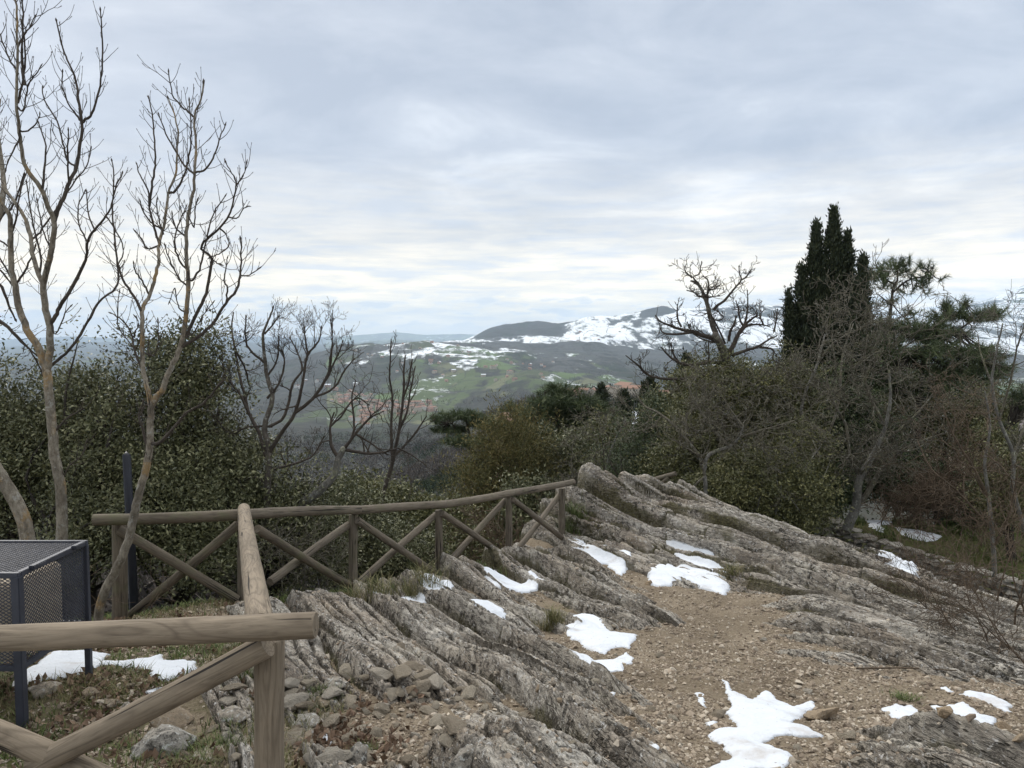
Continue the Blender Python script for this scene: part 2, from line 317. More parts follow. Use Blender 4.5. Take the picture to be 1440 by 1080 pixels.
# ------------------------------------------------------------------ sky and light
W = bpy.data.worlds.new('World'); sc.world = W; W.use_nodes = True
SUN_EL, SUN_AZ = math.radians(38), math.radians(-35)      # azimuth from +Y towards +X
def world():
    t = W.node_tree; t.nodes.clear()
    n = NT.__new__(NT); n.t = t
    out = n.n('ShaderNodeOutputWorld'); bg = n.n('ShaderNodeBackground'); n.l(bg.outputs[0], out.inputs[0])
    sky = n.n('ShaderNodeTexSky', sky_type='NISHITA'); sky.sun_disc = False; sky.sun_elevation = SUN_EL; sky.sun_rotation = SUN_AZ
    sky.altitude = 500; sky.dust_density = 2.
    v = n.n('ShaderNodeTexCoord').outputs['Generated']
    sp = n.n('ShaderNodeSeparateXYZ'); n.l(v, sp.inputs[0]); x, y, z = sp.outputs
    zz = n.ma('ADD', n.ma('MAXIMUM', z, 0.), .16)
    cb = n.n('ShaderNodeCombineXYZ'); n.l(n.ma('DIVIDE', x, zz), cb.inputs[0]); n.l(n.ma('DIVIDE', y, zz), cb.inputs[1]); p = cb.outputs[0]
    a = n.noise(n.mp(p, (.8, 1.0, 1), (0, 0, .25)), 1.9, 9, .60, .5)
    a = n.ma('ADD', n.ma('MULTIPLY', a, .72), n.ma('MULTIPLY', n.noise(n.mp(v, (2.6, 2.6, 6.5)), 2.1, 8, .62, .4), .28))
    b = n.noise(n.mp(p, (1, 1.4, 1), (0, 0, -.2), (4, 2, 0)), .42, 3, .5)
    den = n.ma('ADD', n.ma('MULTIPLY', a, .8), n.ma('MULTIPLY', b, .4))
    K = 10.   # background strength 0.1 below
    def c(r, g, b_): return (r*K, g*K, b_*K)
    cl = n.ramp(den, [(.38, (.75,.77,.79)), (.48, (.585,.62,.67)), (.56, (.45,.49,.555)), (.68, (.35,.395,.47))])
    # thinner, creamy cloud low down; the break in the cloud above the horizon
    lo = n.ramp(n.ma('ADD', z, n.ma('MULTIPLY', n.ma('SUBTRACT', a, .5), .07)), [(0., 1.), (.07, .95), (.135, .35), (.24, 0.)])
    band = n.noise(n.mp(v, (2.6, 2.6, 22)), 3.4, 6, .6, .3)
    cream = n.ramp(band, [(.36, (.68,.68,.68)), (.5, (.95,.85,.68)), (.66, (1.25,1.07,.78))])
    col = n.mix(lo, cl, cream)
    # small far cumulus row
    cu = n.noise(n.mp(v, (7, 7, 30)), 3.0, 6, .55)
    row = n.ramp(z, [(.008, 0), (.02, 1.), (.05, 1.), (.066, 0)])
    cuf = n.ma('MULTIPLY', n.ramp(cu, [(.49, 0), (.55, .95)]), row)
    col = n.mix(cuf, col, n.ramp(cu, [(.50, (.92,.88,.80)), (.62, (.60,.635,.68))]))
    bl = n.ramp(z, [(-.01, .8), (.018, .5), (.035, 0.)])
    col = n.mix(bl, col, (.68,.72,.77))
    # a little more light on the right, less top left
    rt = n.ramp(x, [(.0, .95), (1., 1.10)]); col = n.mix(1., col, rt, 'MULTIPLY')
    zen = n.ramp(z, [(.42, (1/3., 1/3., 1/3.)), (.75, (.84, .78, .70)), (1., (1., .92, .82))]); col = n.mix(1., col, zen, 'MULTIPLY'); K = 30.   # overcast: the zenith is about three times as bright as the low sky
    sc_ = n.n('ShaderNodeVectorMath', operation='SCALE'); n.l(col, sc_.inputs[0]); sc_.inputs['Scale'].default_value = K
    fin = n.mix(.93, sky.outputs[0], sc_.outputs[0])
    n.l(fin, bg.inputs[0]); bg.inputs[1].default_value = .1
world()
sl = bpy.data.lights.new('sun', 'SUN'); sl.energy = 1.5; sl.angle = math.radians(14); sl.color = (1., .95, .87)
so = bpy.data.objects.new('sun', sl); COL.objects.link(so)
sd = Vector((math.sin(SUN_AZ)*math.cos(SUN_EL), math.cos(SUN_AZ)*math.cos(SUN_EL), math.sin(SUN_EL)))
so.rotation_euler = sd.to_track_quat('Z', 'Y').to_euler()
sc.view_settings.view_transform = 'Standard'; sc.view_settings.look = 'None'; sc.view_settings.exposure = .56; sc.view_settings.gamma = 1
sc.cycles.max_bounces = 6; sc.cycles.diffuse_bounces = 2; sc.cycles.volume_bounces = 1; sc.cycles.transparent_max_bounces = 8
# ------------------------------------------------------------------ near ground and outcrops
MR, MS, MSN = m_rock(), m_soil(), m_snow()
az = np.r_[np.linspace(-1.25, -.72, 60, endpoint=False), np.linspace(-.72, .72, 900), np.linspace(.72, 1.25, 60)[1:]]
ys = np.r_[np.linspace(1.0, 2.4, 40, endpoint=False), np.geomspace(2.4, 14, 980, endpoint=False), np.geomspace(14, 27, 130)]
GY = ys[:,None]*np.ones_like(az)[None]; GX = ys[:,None]*az[None]
B = base(GX, GY); S = soil(GX, GY, B); R, CAV, FB = rock(GX, GY, B, True)
def grassy(X, Y):
    g = sstep(-.6, -2.2, X)*sstep(6.8, 5.5, Y)*.45+sstep(11.5, 13.5, Y-.0*X)*sstep(2, 4, X)*1.
    g = np.maximum(g, sstep(0, .6, X-(8.6-.33*Y)-.0)*sstep(9, 11, Y)*1.0*(X > 4.5))
    g = np.maximum(g, (X < 0)*sstep(6.4, 7.2, Y)*.75*sstep(1.2, .2, X+1.7-(Y-8.6)*1.0))
    return np.clip(g, 0, 1)
GR = grassy(GX, GY)
Vs = np.stack([GX, GY, S], -1).reshape(-1, 3); Fg = gridfaces(len(ys), len(az))
# coarser soil mesh is enough where rock covers it, the same grid is kept for simplicity
cov = (R-S).ravel()
keep = cov[Fg].min(1) < .03
V1, F1, E1 = sub(Vs, Fg, keep, {'grass': GR.ravel()})
g = mk('ground', V1, F1, MS, E1); tag(g, None, None, kind='structure')
# ground behind the camera
xx = np.linspace(-14, 14, 60); yy = np.linspace(-12, 1.02, 40); BX, BY = np.meshgrid(xx, yy)
bz = -1.66+.05*fbm(BX*.6, BY*.6, 3, 3)+.0*BX-.02*np.abs(BX)
o = mk('ground_behind', np.stack([BX, BY, bz], -1).reshape(-1, 3), gridfaces(40, 60), MS, {'grass': np.full(BX.size, .1)}); tag(o, None, None, kind='structure')
Vr = np.stack([GX, GY, R], -1).reshape(-1, 3)
vis = cov[Fg].max(1) > -.10
cx = Vr[Fg].mean(1); cxx, cyy = cx[:,0], cx[:,1]
ridge = (cyy > np.interp(cxx, [-3, 0, 1.0, 2.0, 3.7, 5, 6, 7], [12, 11.6, 11.0, 10.1, 9.6, 8.1, 6.9, 5.8]))
ledge = np.interp(cyy, [0, 3, 4.8, 7.4, 9.5, 12], [.3, .6, 1.05, 1.3, .9, .6])
near_left = (~ridge) & (cxx < ledge); lowleft = near_left & (cyy < 4.6) & (cxx < -.2)
for nm, msk, lab in [('ridge', ridge, 'long layered grey limestone ridge rising behind the dirt path'),
                     ('slab', near_left & ~lowleft, 'big sloping pale limestone slabs left of the dirt path'),
                     ('low', (~ridge) & (~near_left), 'low flat limestone ledges breaking through the dirt at lower right'),
                     ('left', lowleft, 'small limestone ledges on the ground beside the nearest fence post')]:
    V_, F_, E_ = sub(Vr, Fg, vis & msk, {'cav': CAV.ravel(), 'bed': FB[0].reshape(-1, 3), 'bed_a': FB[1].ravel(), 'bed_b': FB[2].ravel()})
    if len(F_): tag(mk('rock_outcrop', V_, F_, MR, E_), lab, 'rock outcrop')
# ------------------------------------------------------------------ snow patches
def z3(L): return [(a/3., 720+b/3.) for a, b in L]
def z4(L): return [(480+a/3., 720+b/3.) for a, b in L]
def z5(L): return [(960+a/3., 720+b/3.) for a, b in L]
SNOW = [
 ('small rounded snow patch in a hollow high on the left slabs', z4([(105,375),(140,365),(180,385),(188,422),(150,420),(115,397)]), .06),
 ('elongated snow patch on top of the slabs below the X braced fence', z4([(240,378),(300,335),(320,318),(400,305),(450,303),(476,320),(470,350),(420,368),(340,390),(290,372),(250,382)]), .06),
 ('snow strip in the hollow left of the slab below the last fence posts', z4([(578,265),(600,250),(660,230),(668,262),(705,270),(760,290),(800,288),(872,322),(868,334),(830,324),(760,332),(680,330),(620,322),(590,302)]), .06),
 ('loaf shaped snow patch alone on the brown dirt among slabs', z4([(548,447),(580,418),(615,425),(690,462),(702,480),(697,508),(640,497),(570,468)]), .06),
 ('large smooth snow patch beside the grass tuft at the path edge', z4([(943,492),(975,443),(1010,436),(1060,450),(1130,488),(1240,513),(1248,532),(1212,560),(1170,555),(1110,580),(1060,570),(1000,545),(950,512)]), .06),
 ('ragged snow patch just below the large smooth one on the path edge', z4([(938,607),(955,580),(1010,592),(1012,612),(1070,600),(1130,598),(1200,576),(1228,590),(1220,612),(1190,622),(1200,662),(1130,657),(1100,702),(1078,690),(1070,682),(1020,667),(980,642)]), .03),
 ('tiny forked snow remnant on the pebbly edge of the path', z4([(1118,725),(1170,708),(1177,730),(1162,752),(1150,772),(1130,767),(1140,742)]), .015),
 ('ragged snow patch at the foot of the ridge by the fence end', z4([(930,160),(975,130),(1030,150),(1085,158),(1145,160),(1147,190),(1190,190),(1230,200),(1225,232),(1180,262),(1150,240),(1110,222),(1095,250),(1040,240),(1010,215),(990,190)]), .05),
 ('big wedge of snow lying in a gully down the ridge face', [(928,752),(945,754),(962,765),(985,783),(1006,791),(1020,808),(1026,827),(1018,832),(985,826),(960,818),(930,824),(905,820),(912,806),(935,800),(955,800),(948,786),(934,770)], .08),
 ('thin sliver of snow left of the largest patch in the foreground', z5([(58,737),(75,733),(102,790),(95,802),(66,782)]), .012),
 ('largest star shaped snow patch in the right foreground', z5([(165,700),(198,712),(205,742),(240,752),(290,765),(350,740),(400,772),(470,790),(545,783),(552,800),(500,832),(475,858),(450,880),(530,895),(602,935),(595,947),(500,947),(390,937),(345,960),(400,980),(460,1008),(470,1040),(430,1078),(330,1070),(200,1085),(80,1064),(140,1040),(200,1012),(170,970),(110,945),(103,925),(140,905),(215,900),(230,880),(200,832),(178,820),(205,795),(185,750)]), .045),
 ('small oval snow blob left of the largest foreground patch', z5([(93,862),(130,853),(157,865),(142,885),(110,882)]), .03),
 ('flat snow patch at the right edge, the left of two joined patches', z5([(828,800),(900,790),(965,795),(1010,826),(1080,858),(1150,886),(1165,938),(1060,947),(1005,910),(930,872),(870,838)]), .04),
 ('flat snow patch near lower right corner below the twiggy shrub', z5([(1040,800),(1100,808),(1180,798),(1250,840),(1320,852),(1312,885),(1378,940),(1376,972),(1330,972),(1270,942),(1258,907),(1190,900),(1150,872),(1090,842)]), .04),
 ('thin snow patch under twigs at the far right edge of the dirt', z5([(1160,762),(1210,738),(1280,750),(1330,770),(1395,800),(1382,827),(1330,817),(1285,792),(1200,777)]), .03),
 ('crumb of snow left of the thin patch under the twigs', z5([(1083,730),(1110,723),(1137,745),(1120,757)]), .02),
 ('long white snow streak along the right crest of the ridge', z5([(638,140),(690,148),(770,190),(820,217),(870,247),(940,287),(985,287),(1015,310),(990,347),(940,312),(870,278),(800,235),(730,198),(660,168)]), .17),
 ('small snow dot high on the dark middle of the ridge', z5([(353,180),(400,173),(408,190),(370,197)]), .07),
 ('short snow streak near the top of the ridge', z5([(190,18),(240,33),(292,53),(270,60),(210,37)]), .07),
 ('upper snow patch on the grassy terrace above the stone wall', z5([(745,18),(800,18),(870,38),(895,50),(835,57),(835,77),(790,52)]), .06),
 ('lower snow patch on the grassy terrace along the stone wall', z5([(905,63),(1000,73),(1060,92),(1112,108),(1050,118),(970,108),(925,95)]), .06),
 ('snow under the metal mesh cage beside the near fence', z3([(60,690),(130,640),(215,585),(370,570),(465,575),(420,608),(480,622),(565,606),(620,590),(690,578),(690,606),(800,613),(838,615),(822,660),(760,682),(700,698),(630,690),(640,660),(570,642),(440,637),(370,662),(250,682),(60,732)]), .05),
 ('snow sliver above the long diagonal brace of the near fence', z3([(618,742),(725,718),(640,768)]), .03),
 ('tiny snow remnant between boulders under the diagonal brace', z3([(660,932),(755,922),(725,955),(680,952)]), .03),
 ('small snow blob at the foot of the slabs, bottom of the path', z4([(1268,1020),(1340,1017),(1368,1045),(1330,1072),(1300,1047)]), .04),
 ('round white snow crumb near the foot of the nearest post', z3([(1352,930),(1375,920),(1398,935),(1395,955),(1365,955)]), .03),
 ('small snow crumb in a crack of the left slabs', z4([(440,470),(455,458),(474,470),(472,490),(445,488)]), .05),
 ('snow strip beside the path bend at far right behind the ridge', z5([(1340,365),(1400,385),(1440,388),(1480,410),(1440,412),(1380,395)]), .06),
 ('snow remnant in the hollow between ridge and stone wall', z5([(1080,300),(1140,302),(1200,318),(1190,332),(1120,322)]), .06),
 ('snow crumb behind the fence near its far end', z4([(798,100),(830,98),(848,108),(842,118),(810,115)]), .05),
]
def inpoly(P, X, Y):
    c = np.zeros(X.shape, bool); n = len(P); d = np.full(X.shape, 1e9)
    for i in range(n):
        x0, y0 = P[i]; x1, y1 = P[(i+1) % n]
        c ^= ((y0 > Y) != (y1 > Y)) & (X < (x1-x0)*(Y-y0)/((y1-y0)+1e-12)+x0)
        ex, ey = x1-x0, y1-y0; t = np.clip(((X-x0)*ex+(Y-y0)*ey)/(ex*ex+ey*ey+1e-12), 0, 1)
        d = np.minimum(d, np.hypot(X-x0-t*ex, Y-y0-t*ey))
    return np.where(c, d, -d)
def blur(A, k):
    for _ in range(k):
        P = np.pad(A, 1, mode='edge'); A = (P[:-2,1:-1]+P[2:,1:-1]+P[1:-1,:-2]+P[1:-1,2:]+2*P[1:-1,1:-1])/6
    return A
SNOWP = []
for i, (lab, poly, th) in enumerate(SNOW):
    pts = []
    for a, b in zip(poly, poly[1:]+poly[:1]): pts += [a, ((a[0]+b[0])/2, (a[1]+b[1])/2)]
    H = ray_hit(pts, lambda X, Y: base(X, Y)+.02)
    P = H[:,:2]; D = P[:,1].mean(); SNOWP.append(P)
    st = max(.007, D*.0022)
    x0, y0 = P.min(0)-4*st; x1, y1 = P.max(0)+4*st
    st = max(st, math.sqrt((x1-x0)*(y1-y0)/90000))
    X, Y = np.meshgrid(np.arange(x0, x1, st), np.arange(y0, y1, st))
    d = inpoly(P, X, Y)+D*.004*fbm(X*26/D, Y*18/D, 4, 60+i, .6)+D*.0016*pn(X*60, Y*50, 61)
    T = top(X, Y); tb = blur(T, 5)
    if X.size < 400: continue
    tg = blur(T, 4); gy_, gx_ = np.gradient(tg, st); sl_ = np.hypot(gx_, gy_); d = d-blur(np.clip(sl_-.75, 0, 1.5), 2)*(.10 if th < .075 else (.03 if th < .09 else 0.))
    w = .5*th+D*.003
    e = 1-np.exp(-np.clip(d, 0, None)/w)
    z = blur(T, 9)+(th*(.48 if th < .09 else 1.1)*(e-.10)+.004+.010*sstep(7, 12, D)*(Y > 0))*np.where(d > 0, 1, 0)+.012*fbm(X*4, Y*4, 3, 62)*e
    z = np.where(d > 0, z, np.minimum(tb, T)-.05)
    V = np.stack([X, Y, z], -1).reshape(-1, 3); Fc = gridfaces(*X.shape)
    k = d.ravel()[Fc].max(1) > 0
    V, Fc, _ = sub(V, Fc, k, {})
    if len(Fc): tag(mk('snow_patch', V, Fc, MSN), lab, 'snow patch', 'snow patches left on the rocks and grass')
# ------------------------------------------------------------------ stones
def hull(seed, n=16, sx=1., sy=.75, sz=.5, rough=0, bev=True):
    import bmesh
    r = RS(seed); P = r.normal(size=(n, 3)); P /= np.linalg.norm(P, axis=1)[:,None]; P *= (.75+.25*r.rand(n))[:,None]; P *= (sx, sy, sz)
    bm = bmesh.new()
    for p in P: bm.verts.new(p)
    r_ = bmesh.ops.convex_hull(bm, input=bm.verts[:])
    bmesh.ops.delete(bm, geom=[g_ for g_ in r_['geom_interior'] if isinstance(g_, bmesh.types.BMVert)], context='VERTS')
    if rough:
        bmesh.ops.bevel(bm, geom=bm.edges[:], offset=.05, segments=1, affect='EDGES', clamp_overlap=True)
        bmesh.ops.triangulate(bm, faces=bm.faces[:])
        for _ in range(rough): bmesh.ops.subdivide_edges(bm, edges=bm.edges[:], cuts=1, use_grid_fill=True)
    bm.verts.index_update()
    V = np.array([v.co[:] for v in bm.verts]); bmesh.ops.triangulate(bm, faces=bm.faces[:])
    Fc = np.array([[v.index for v in f.verts] for f in bm.faces]); bm.free()
    if rough:
        N = V/(np.linalg.norm(V, axis=1)[:,None]+1e-9)
        V = V+N*(.06*fbm(V[:,0]*3+V[:,2]*2, V[:,1]*3+seed, 4, seed))[:,None]
    return V, Fc
def m_stone(name, cols):
    n = NT(name); o = n.obj(); rnd = n.n('ShaderNodeObjectInfo').outputs['Random']
    t = n.ma('ADD', n.ma('MULTIPLY', rnd, .6), n.ma('ADD', n.attr('tint'), n.ma('MULTIPLY', n.ma('SUBTRACT', n.noise(o, 6, 5, .7), .5), .8)))
    col = n.ramp(t, [(0, cols[0]), (.35, cols[1]), (.7, cols[2]), (1., cols[3])])
    col = n.mix(n.ramp(n.noise(o, 18, 4, .7), [(.58, 0), (.66, .6)]), col, tuple(c*.4 for c in cols[1]))
    n.bump(n.noise(o, 9 if name == 'stone' else 14, 6, .75), .10 if name == 'stone' else (.06 if 'peb' not in name else .01), .9); return n.fin(col, .9, .2)
MST = m_stone('stone', [(.30,.24,.175), (.42,.35,.26), (.52,.45,.345), (.60,.54,.45)])
MPB = m_stone('pebbles', [(.12,.092,.068), (.21,.167,.122), (.32,.26,.195), (.48,.42,.335)])
def surf_pick(n, seed, y0, y1, pw=1.0, fn=None, lo=-.75, hi=.75):
    r = RS(seed); Y = np.exp(r.uniform(math.log(y0), math.log(y1), n*6)) if pw == 1 else r.uniform(y0, y1, n*6)
    X = Y*r.uniform(lo, hi, n*6); b = base(X, Y); s = soil(X, Y, b); k = rock(X, Y, b)
    w = fn(X, Y, s, k, r); X, Y, s, k = (a[w][:n] for a in (X, Y, s, k)); return X, Y, np.maximum(s, k)
def on_snow(X, Y):
    m = np.zeros(X.shape, bool)
    for P in SNOWP:
        a, b = P.min(0), P.max(0); q = (X > a[0]) & (X < b[0]) & (Y > a[1]) & (Y < b[1])
        if q.any(): m[q] |= inpoly(P, X[q], Y[q]) > 0
    return m
BV = [hull(100+i, 11, 1, .8, .55) for i in range(14)]
def scatter(name, X, Y, Z, size, mat, r, sink=.25, tint=None):
    Vs = []; Fs = []; T = []; n0 = 0; kind = r.randint(0, len(BV), len(X)); rot = r.uniform(0, 2*PI, len(X)); tint = r.rand(len(X)) if tint is None else tint
    for k in range(len(BV)):
        q = np.nonzero(kind == k)[0]
        if not len(q): continue
        V, Fc = BV[k]; c, s_ = np.cos(rot[q]), np.sin(rot[q]); tl = r.uniform(-.5, .5, len(q))
        x = V[None,:,0]*size[q,None]; y = V[None,:,1]*size[q,None]; z = V[None,:,2]*size[q,None]*r.uniform(.7, 1.3, (len(q), 1))
        z, x = z*np.cos(tl)[:,None]-x*np.sin(tl)[:,None], x*np.cos(tl)[:,None]+z*np.sin(tl)[:,None]
        P = np.stack([X[q,None]+x*c[:,None]-y*s_[:,None], Y[q,None]+x*s_[:,None]+y*c[:,None], Z[q,None]+z+size[q,None]*(.45-sink)], -1)
        Vs.append(P.reshape(-1, 3)); Fs.append((Fc[None]+(np.arange(len(q))*len(V))[:,None,None]).reshape(-1, 3)+n0); n0 += len(q)*len(V)
        T.append(np.repeat(tint[q], len(V)))
    return mk(name, np.concatenate(Vs), np.concatenate(Fs), mat, {'tint': np.concatenate(T)*.9}, smooth=False)
def dirtw(X, Y, s, k, r):
    g_ = grassy(X, Y)
    p = np.where(s > k-.02, 1., .06)*np.clip(1-g_*1.1, .03, 1)*(.25+1.2*np.clip(.5+1.4*fbm(X*1.1, Y*1.1, 3, 70), 0, 1))
    return (r.rand(len(X)) < p) & ~on_snow(X, Y) & (Y < 11.5)
X, Y, Z = surf_pick(52000, 5, 2.4, 12, 1, dirtw); r = RS(6)
tag(scatter('gravel', X, Y, Z, np.clip(r.lognormal(-4.9, .58, len(X)), .0025, .04)*(.75+.05*Y), MPB, r), 'pale brown gravel strewn over the dirt path', 'gravel', kind='stuff')
X, Y, Z = surf_pick(150, 15, 2.6, 9, 1, dirtw); X2, Y2, Z2 = surf_pick(130, 17, 2.7, 5.6, 1, lambda X, Y, s, k, r: (X > -1.7) & (X < .35) & (s > k-.05) & ~on_snow(X, Y)); X, Y, Z = np.r_[X, X2], np.r_[Y, Y2], np.r_[Z, Z2]; r = RS(16)
SM = [mk('loose_stone', *[hull(200+i, 18, 1, .8, .55, 1)[j] for j in (0, 1)], MST, {'tint': np.full(len(hull(200+i, 18, 1, .8, .55, 1)[0]), .1+.05*i)}, smooth=False, link=False) for i in range(8)]
for i in range(len(X)):
    o = bpy.data.objects.new('loose_stone', SM[i % 8]); COL.objects.link(o); s_ = float(np.clip(r.lognormal(-3.6, .48), .014, .095))
    o.location = (X[i], Y[i], Z[i]+s_*.2); o.scale = (s_, s_*r.uniform(.8, 1.1), s_*r.uniform(.7, 1.1)); o.rotation_euler = (r.uniform(-.4, .4), r.uniform(-.4, .4), r.uniform(0, 6.3))
    uu_ = 3 if X[i] > np.interp(Y[i], [0, 3, 4.8, 7.4, 9.5], [.3, .6, 1.05, 1.3, .9]) else 0
    if uu_ > 2.9: lab, gp = 'pale angular loose stone lying on the brown dirt path', 'loose stones on the dirt path'
    elif X[i] < -.75: lab, gp = 'small loose stone in the litter near the fence', 'loose stones near the fence'
    else: lab, gp = 'loose stone lying in dirt between the pale slabs', 'loose stones among the slabs'
    tag(o, lab, 'stone', gp)
r = RS(77); rub = [(r.uniform(395, 660), r.uniform(935, 1076)) for _ in range(46)]+[(r.uniform(150, 350), r.uniform(960, 1075)) for _ in range(14)]
for i, h_ in enumerate(ray_hit(rub, top)):
    o = bpy.data.objects.new('loose_stone', SM[i % 8]); COL.objects.link(o); s_ = r.uniform(.03, .085)*(.75+.25*h_[1]/4); o.location = (h_[0], h_[1], h_[2]+s_*.12); o.scale = (s_*1.25, s_, s_*.75); o.rotation_euler = (r.uniform(-.3, .3), r.uniform(-.3, .3), r.uniform(0, 6.3))
    tag(o, 'pale rubble stone lying on the dirt beside the nearest post', 'stone', 'rubble stones around the nearest post')
# named boulders: px, py, size px, label, squash, rot, tone
BOUL = [(215,1040,95,'large lichen speckled grey boulder under the long diagonal brace',.55,.2,1),
 (175,1000,70,'grey white speckled boulder left of the largest boulder under the brace',.5,.6,1),
 (238,1012,62,'angular buff block resting behind the speckled boulder',.6,-.2,.2),
 (150,985,38,'flat brown rock in the grass below the mesh cage',.5,.3,.3),(60,968,45,'weathered rock lying in snow under the mesh cage',.5,.8,.6),(125,975,28,'small buff rock right of the cage leg',.6,.8,.2),
 (290,1055,48,'pale flat rock right of the speckled boulder',.5,1.4,.5),(325,1000,55,'broad grey rock left of the nearest post',.4,.1,.8),(355,970,40,'rounded grey rock behind the nearest post',.45,.4,.9),
 (430,1010,46,'flat grey rock right of the nearest post, lowest',.35,-.2,.9),(450,985,36,'flat brown slab stone right of the nearest post',.35,.2,.3),(470,965,36,'grey flat stone at the foot of the left slabs',.4,.3,.9),
 (527,996,19,'pale blocky stone on the dirt, larger of two buff ones',.8,.3,.1),(577,968,17,'buff wedge shaped stone wedged against the slab',.8,1.,.1),(543,984,12,'small buff stone right of the pale blocky stone',.8,.2,.2),
 (611,1008,14,'round grey stone below the slab edge',.8,.2,.4),(600,1056,30,'flat lens shaped stone at bottom centre',.5,.2,.5),(500,1062,44,'upright grey rock at bottom left of the slabs',.9,.9,1),(655,1072,60,'pointed grey rock at the bottom edge',.8,1.1,1),
 (789,987,14,'smooth oval buff stone in a slab hollow',.6,.1,.1),(757,968,13,'buff cube like stone in a slab hollow',.8,.6,.1),(780,962,15,'grey stone above the smooth oval stone',.8,1.6,.6),(725,948,15,'dark grey stone in the dirt between slabs',.8,.8,.7),
 (888,1009,20,'orange brown angular stone at the right foot of the slabs',.5,.3,0.),(913,820,12,'brown stone poking from the snow wedge',.8,.6,0.),(1160,1000,56,'wide tan rock right of the star shaped snow patch',.5,.1,.1),
 (1330,1010,26,'tan rock between the two joined snow patches',.8,.6,0.),(1415,1020,26,'tan rock right of the lower right snow patch',.6,.6,0.),(1435,1045,24,'buff rock at the right edge of the ground',.7,.6,.1),(1250,962,16,'buff flat stone in the middle of right dirt',.5,.1,.2),
 (880,820,22,'flat brown stone at the far end of the path',.5,.1,.5),(1178,738,22,'square pale boulder at the start of the stone wall',.95,.1,.9)]
MBO = m_rock('boulder_stone', .95)
def m_boul():
    n = NT('boulder_lichen'); o = n.obj(); rnd = n.n('ShaderNodeObjectInfo').outputs['Random']
    w = n.n('ShaderNodeVectorMath', operation='SCALE'); g_ = n.n('ShaderNodeNewGeometry'); n.l(g_.outputs['Position'], w.inputs[0]); w.inputs['Scale'].default_value = 1; o = w.outputs[0]
    t = n.attr('tint')
    col = n.mix(t, (.34,.255,.165), (.36,.34,.30)); col = n.mix(n.ramp(n.noise(o, 6, 4), [(.35, 0), (.7, .6)]), col, (.24,.19,.13))
    l2 = n.ma('MULTIPLY', n.ramp(n.noise(o, 24, 5, .7), [(.5, 0), (.6, 1)]), n.ma('ADD', n.ma('MULTIPLY', t, .85), .1)); col = n.mix(l2, col, (.09,.085,.075))
    l3 = n.ma('MULTIPLY', n.ramp(n.noise(o, 34, 3), [(.58, 0), (.64, .9)]), t); col = n.mix(l3, col, (.60,.60,.56))
    n.bump(n.noise(o, 28, 6, .75), .03, .9); return n.fin(col, .93, .2)
MB = m_boul()
bh = ray_hit([(b[0], b[1]+b[2]*.25) for b in BOUL], lambda X, Y: top(X, Y))
for i, (b, hpt) in enumerate(zip(BOUL, bh)):
    s_ = b[2]*hpt[1]/F*.62; V, Fc = hull(400+i*3, 15, 1, .78, b[4], 3)
    c, q = math.cos(b[5]), math.sin(b[5]); V = V@np.array([[c, q, 0], [-q, c, 0], [0, 0, 1.]])*s_
    o = mk('boulder' if b[2] > 30 else 'loose_stone', V, Fc, MB, {'tint': np.full(len(V), b[6])}, smooth=True); o.location = (hpt[0], hpt[1]+s_*.2, hpt[2]+s_*b[4]*.25)
    try:
        o.data.set_sharp_from_angle(angle=math.radians(35))
    except Exception: pass
    tag(o, b[3], 'boulder' if b[2] > 30 else 'stone')
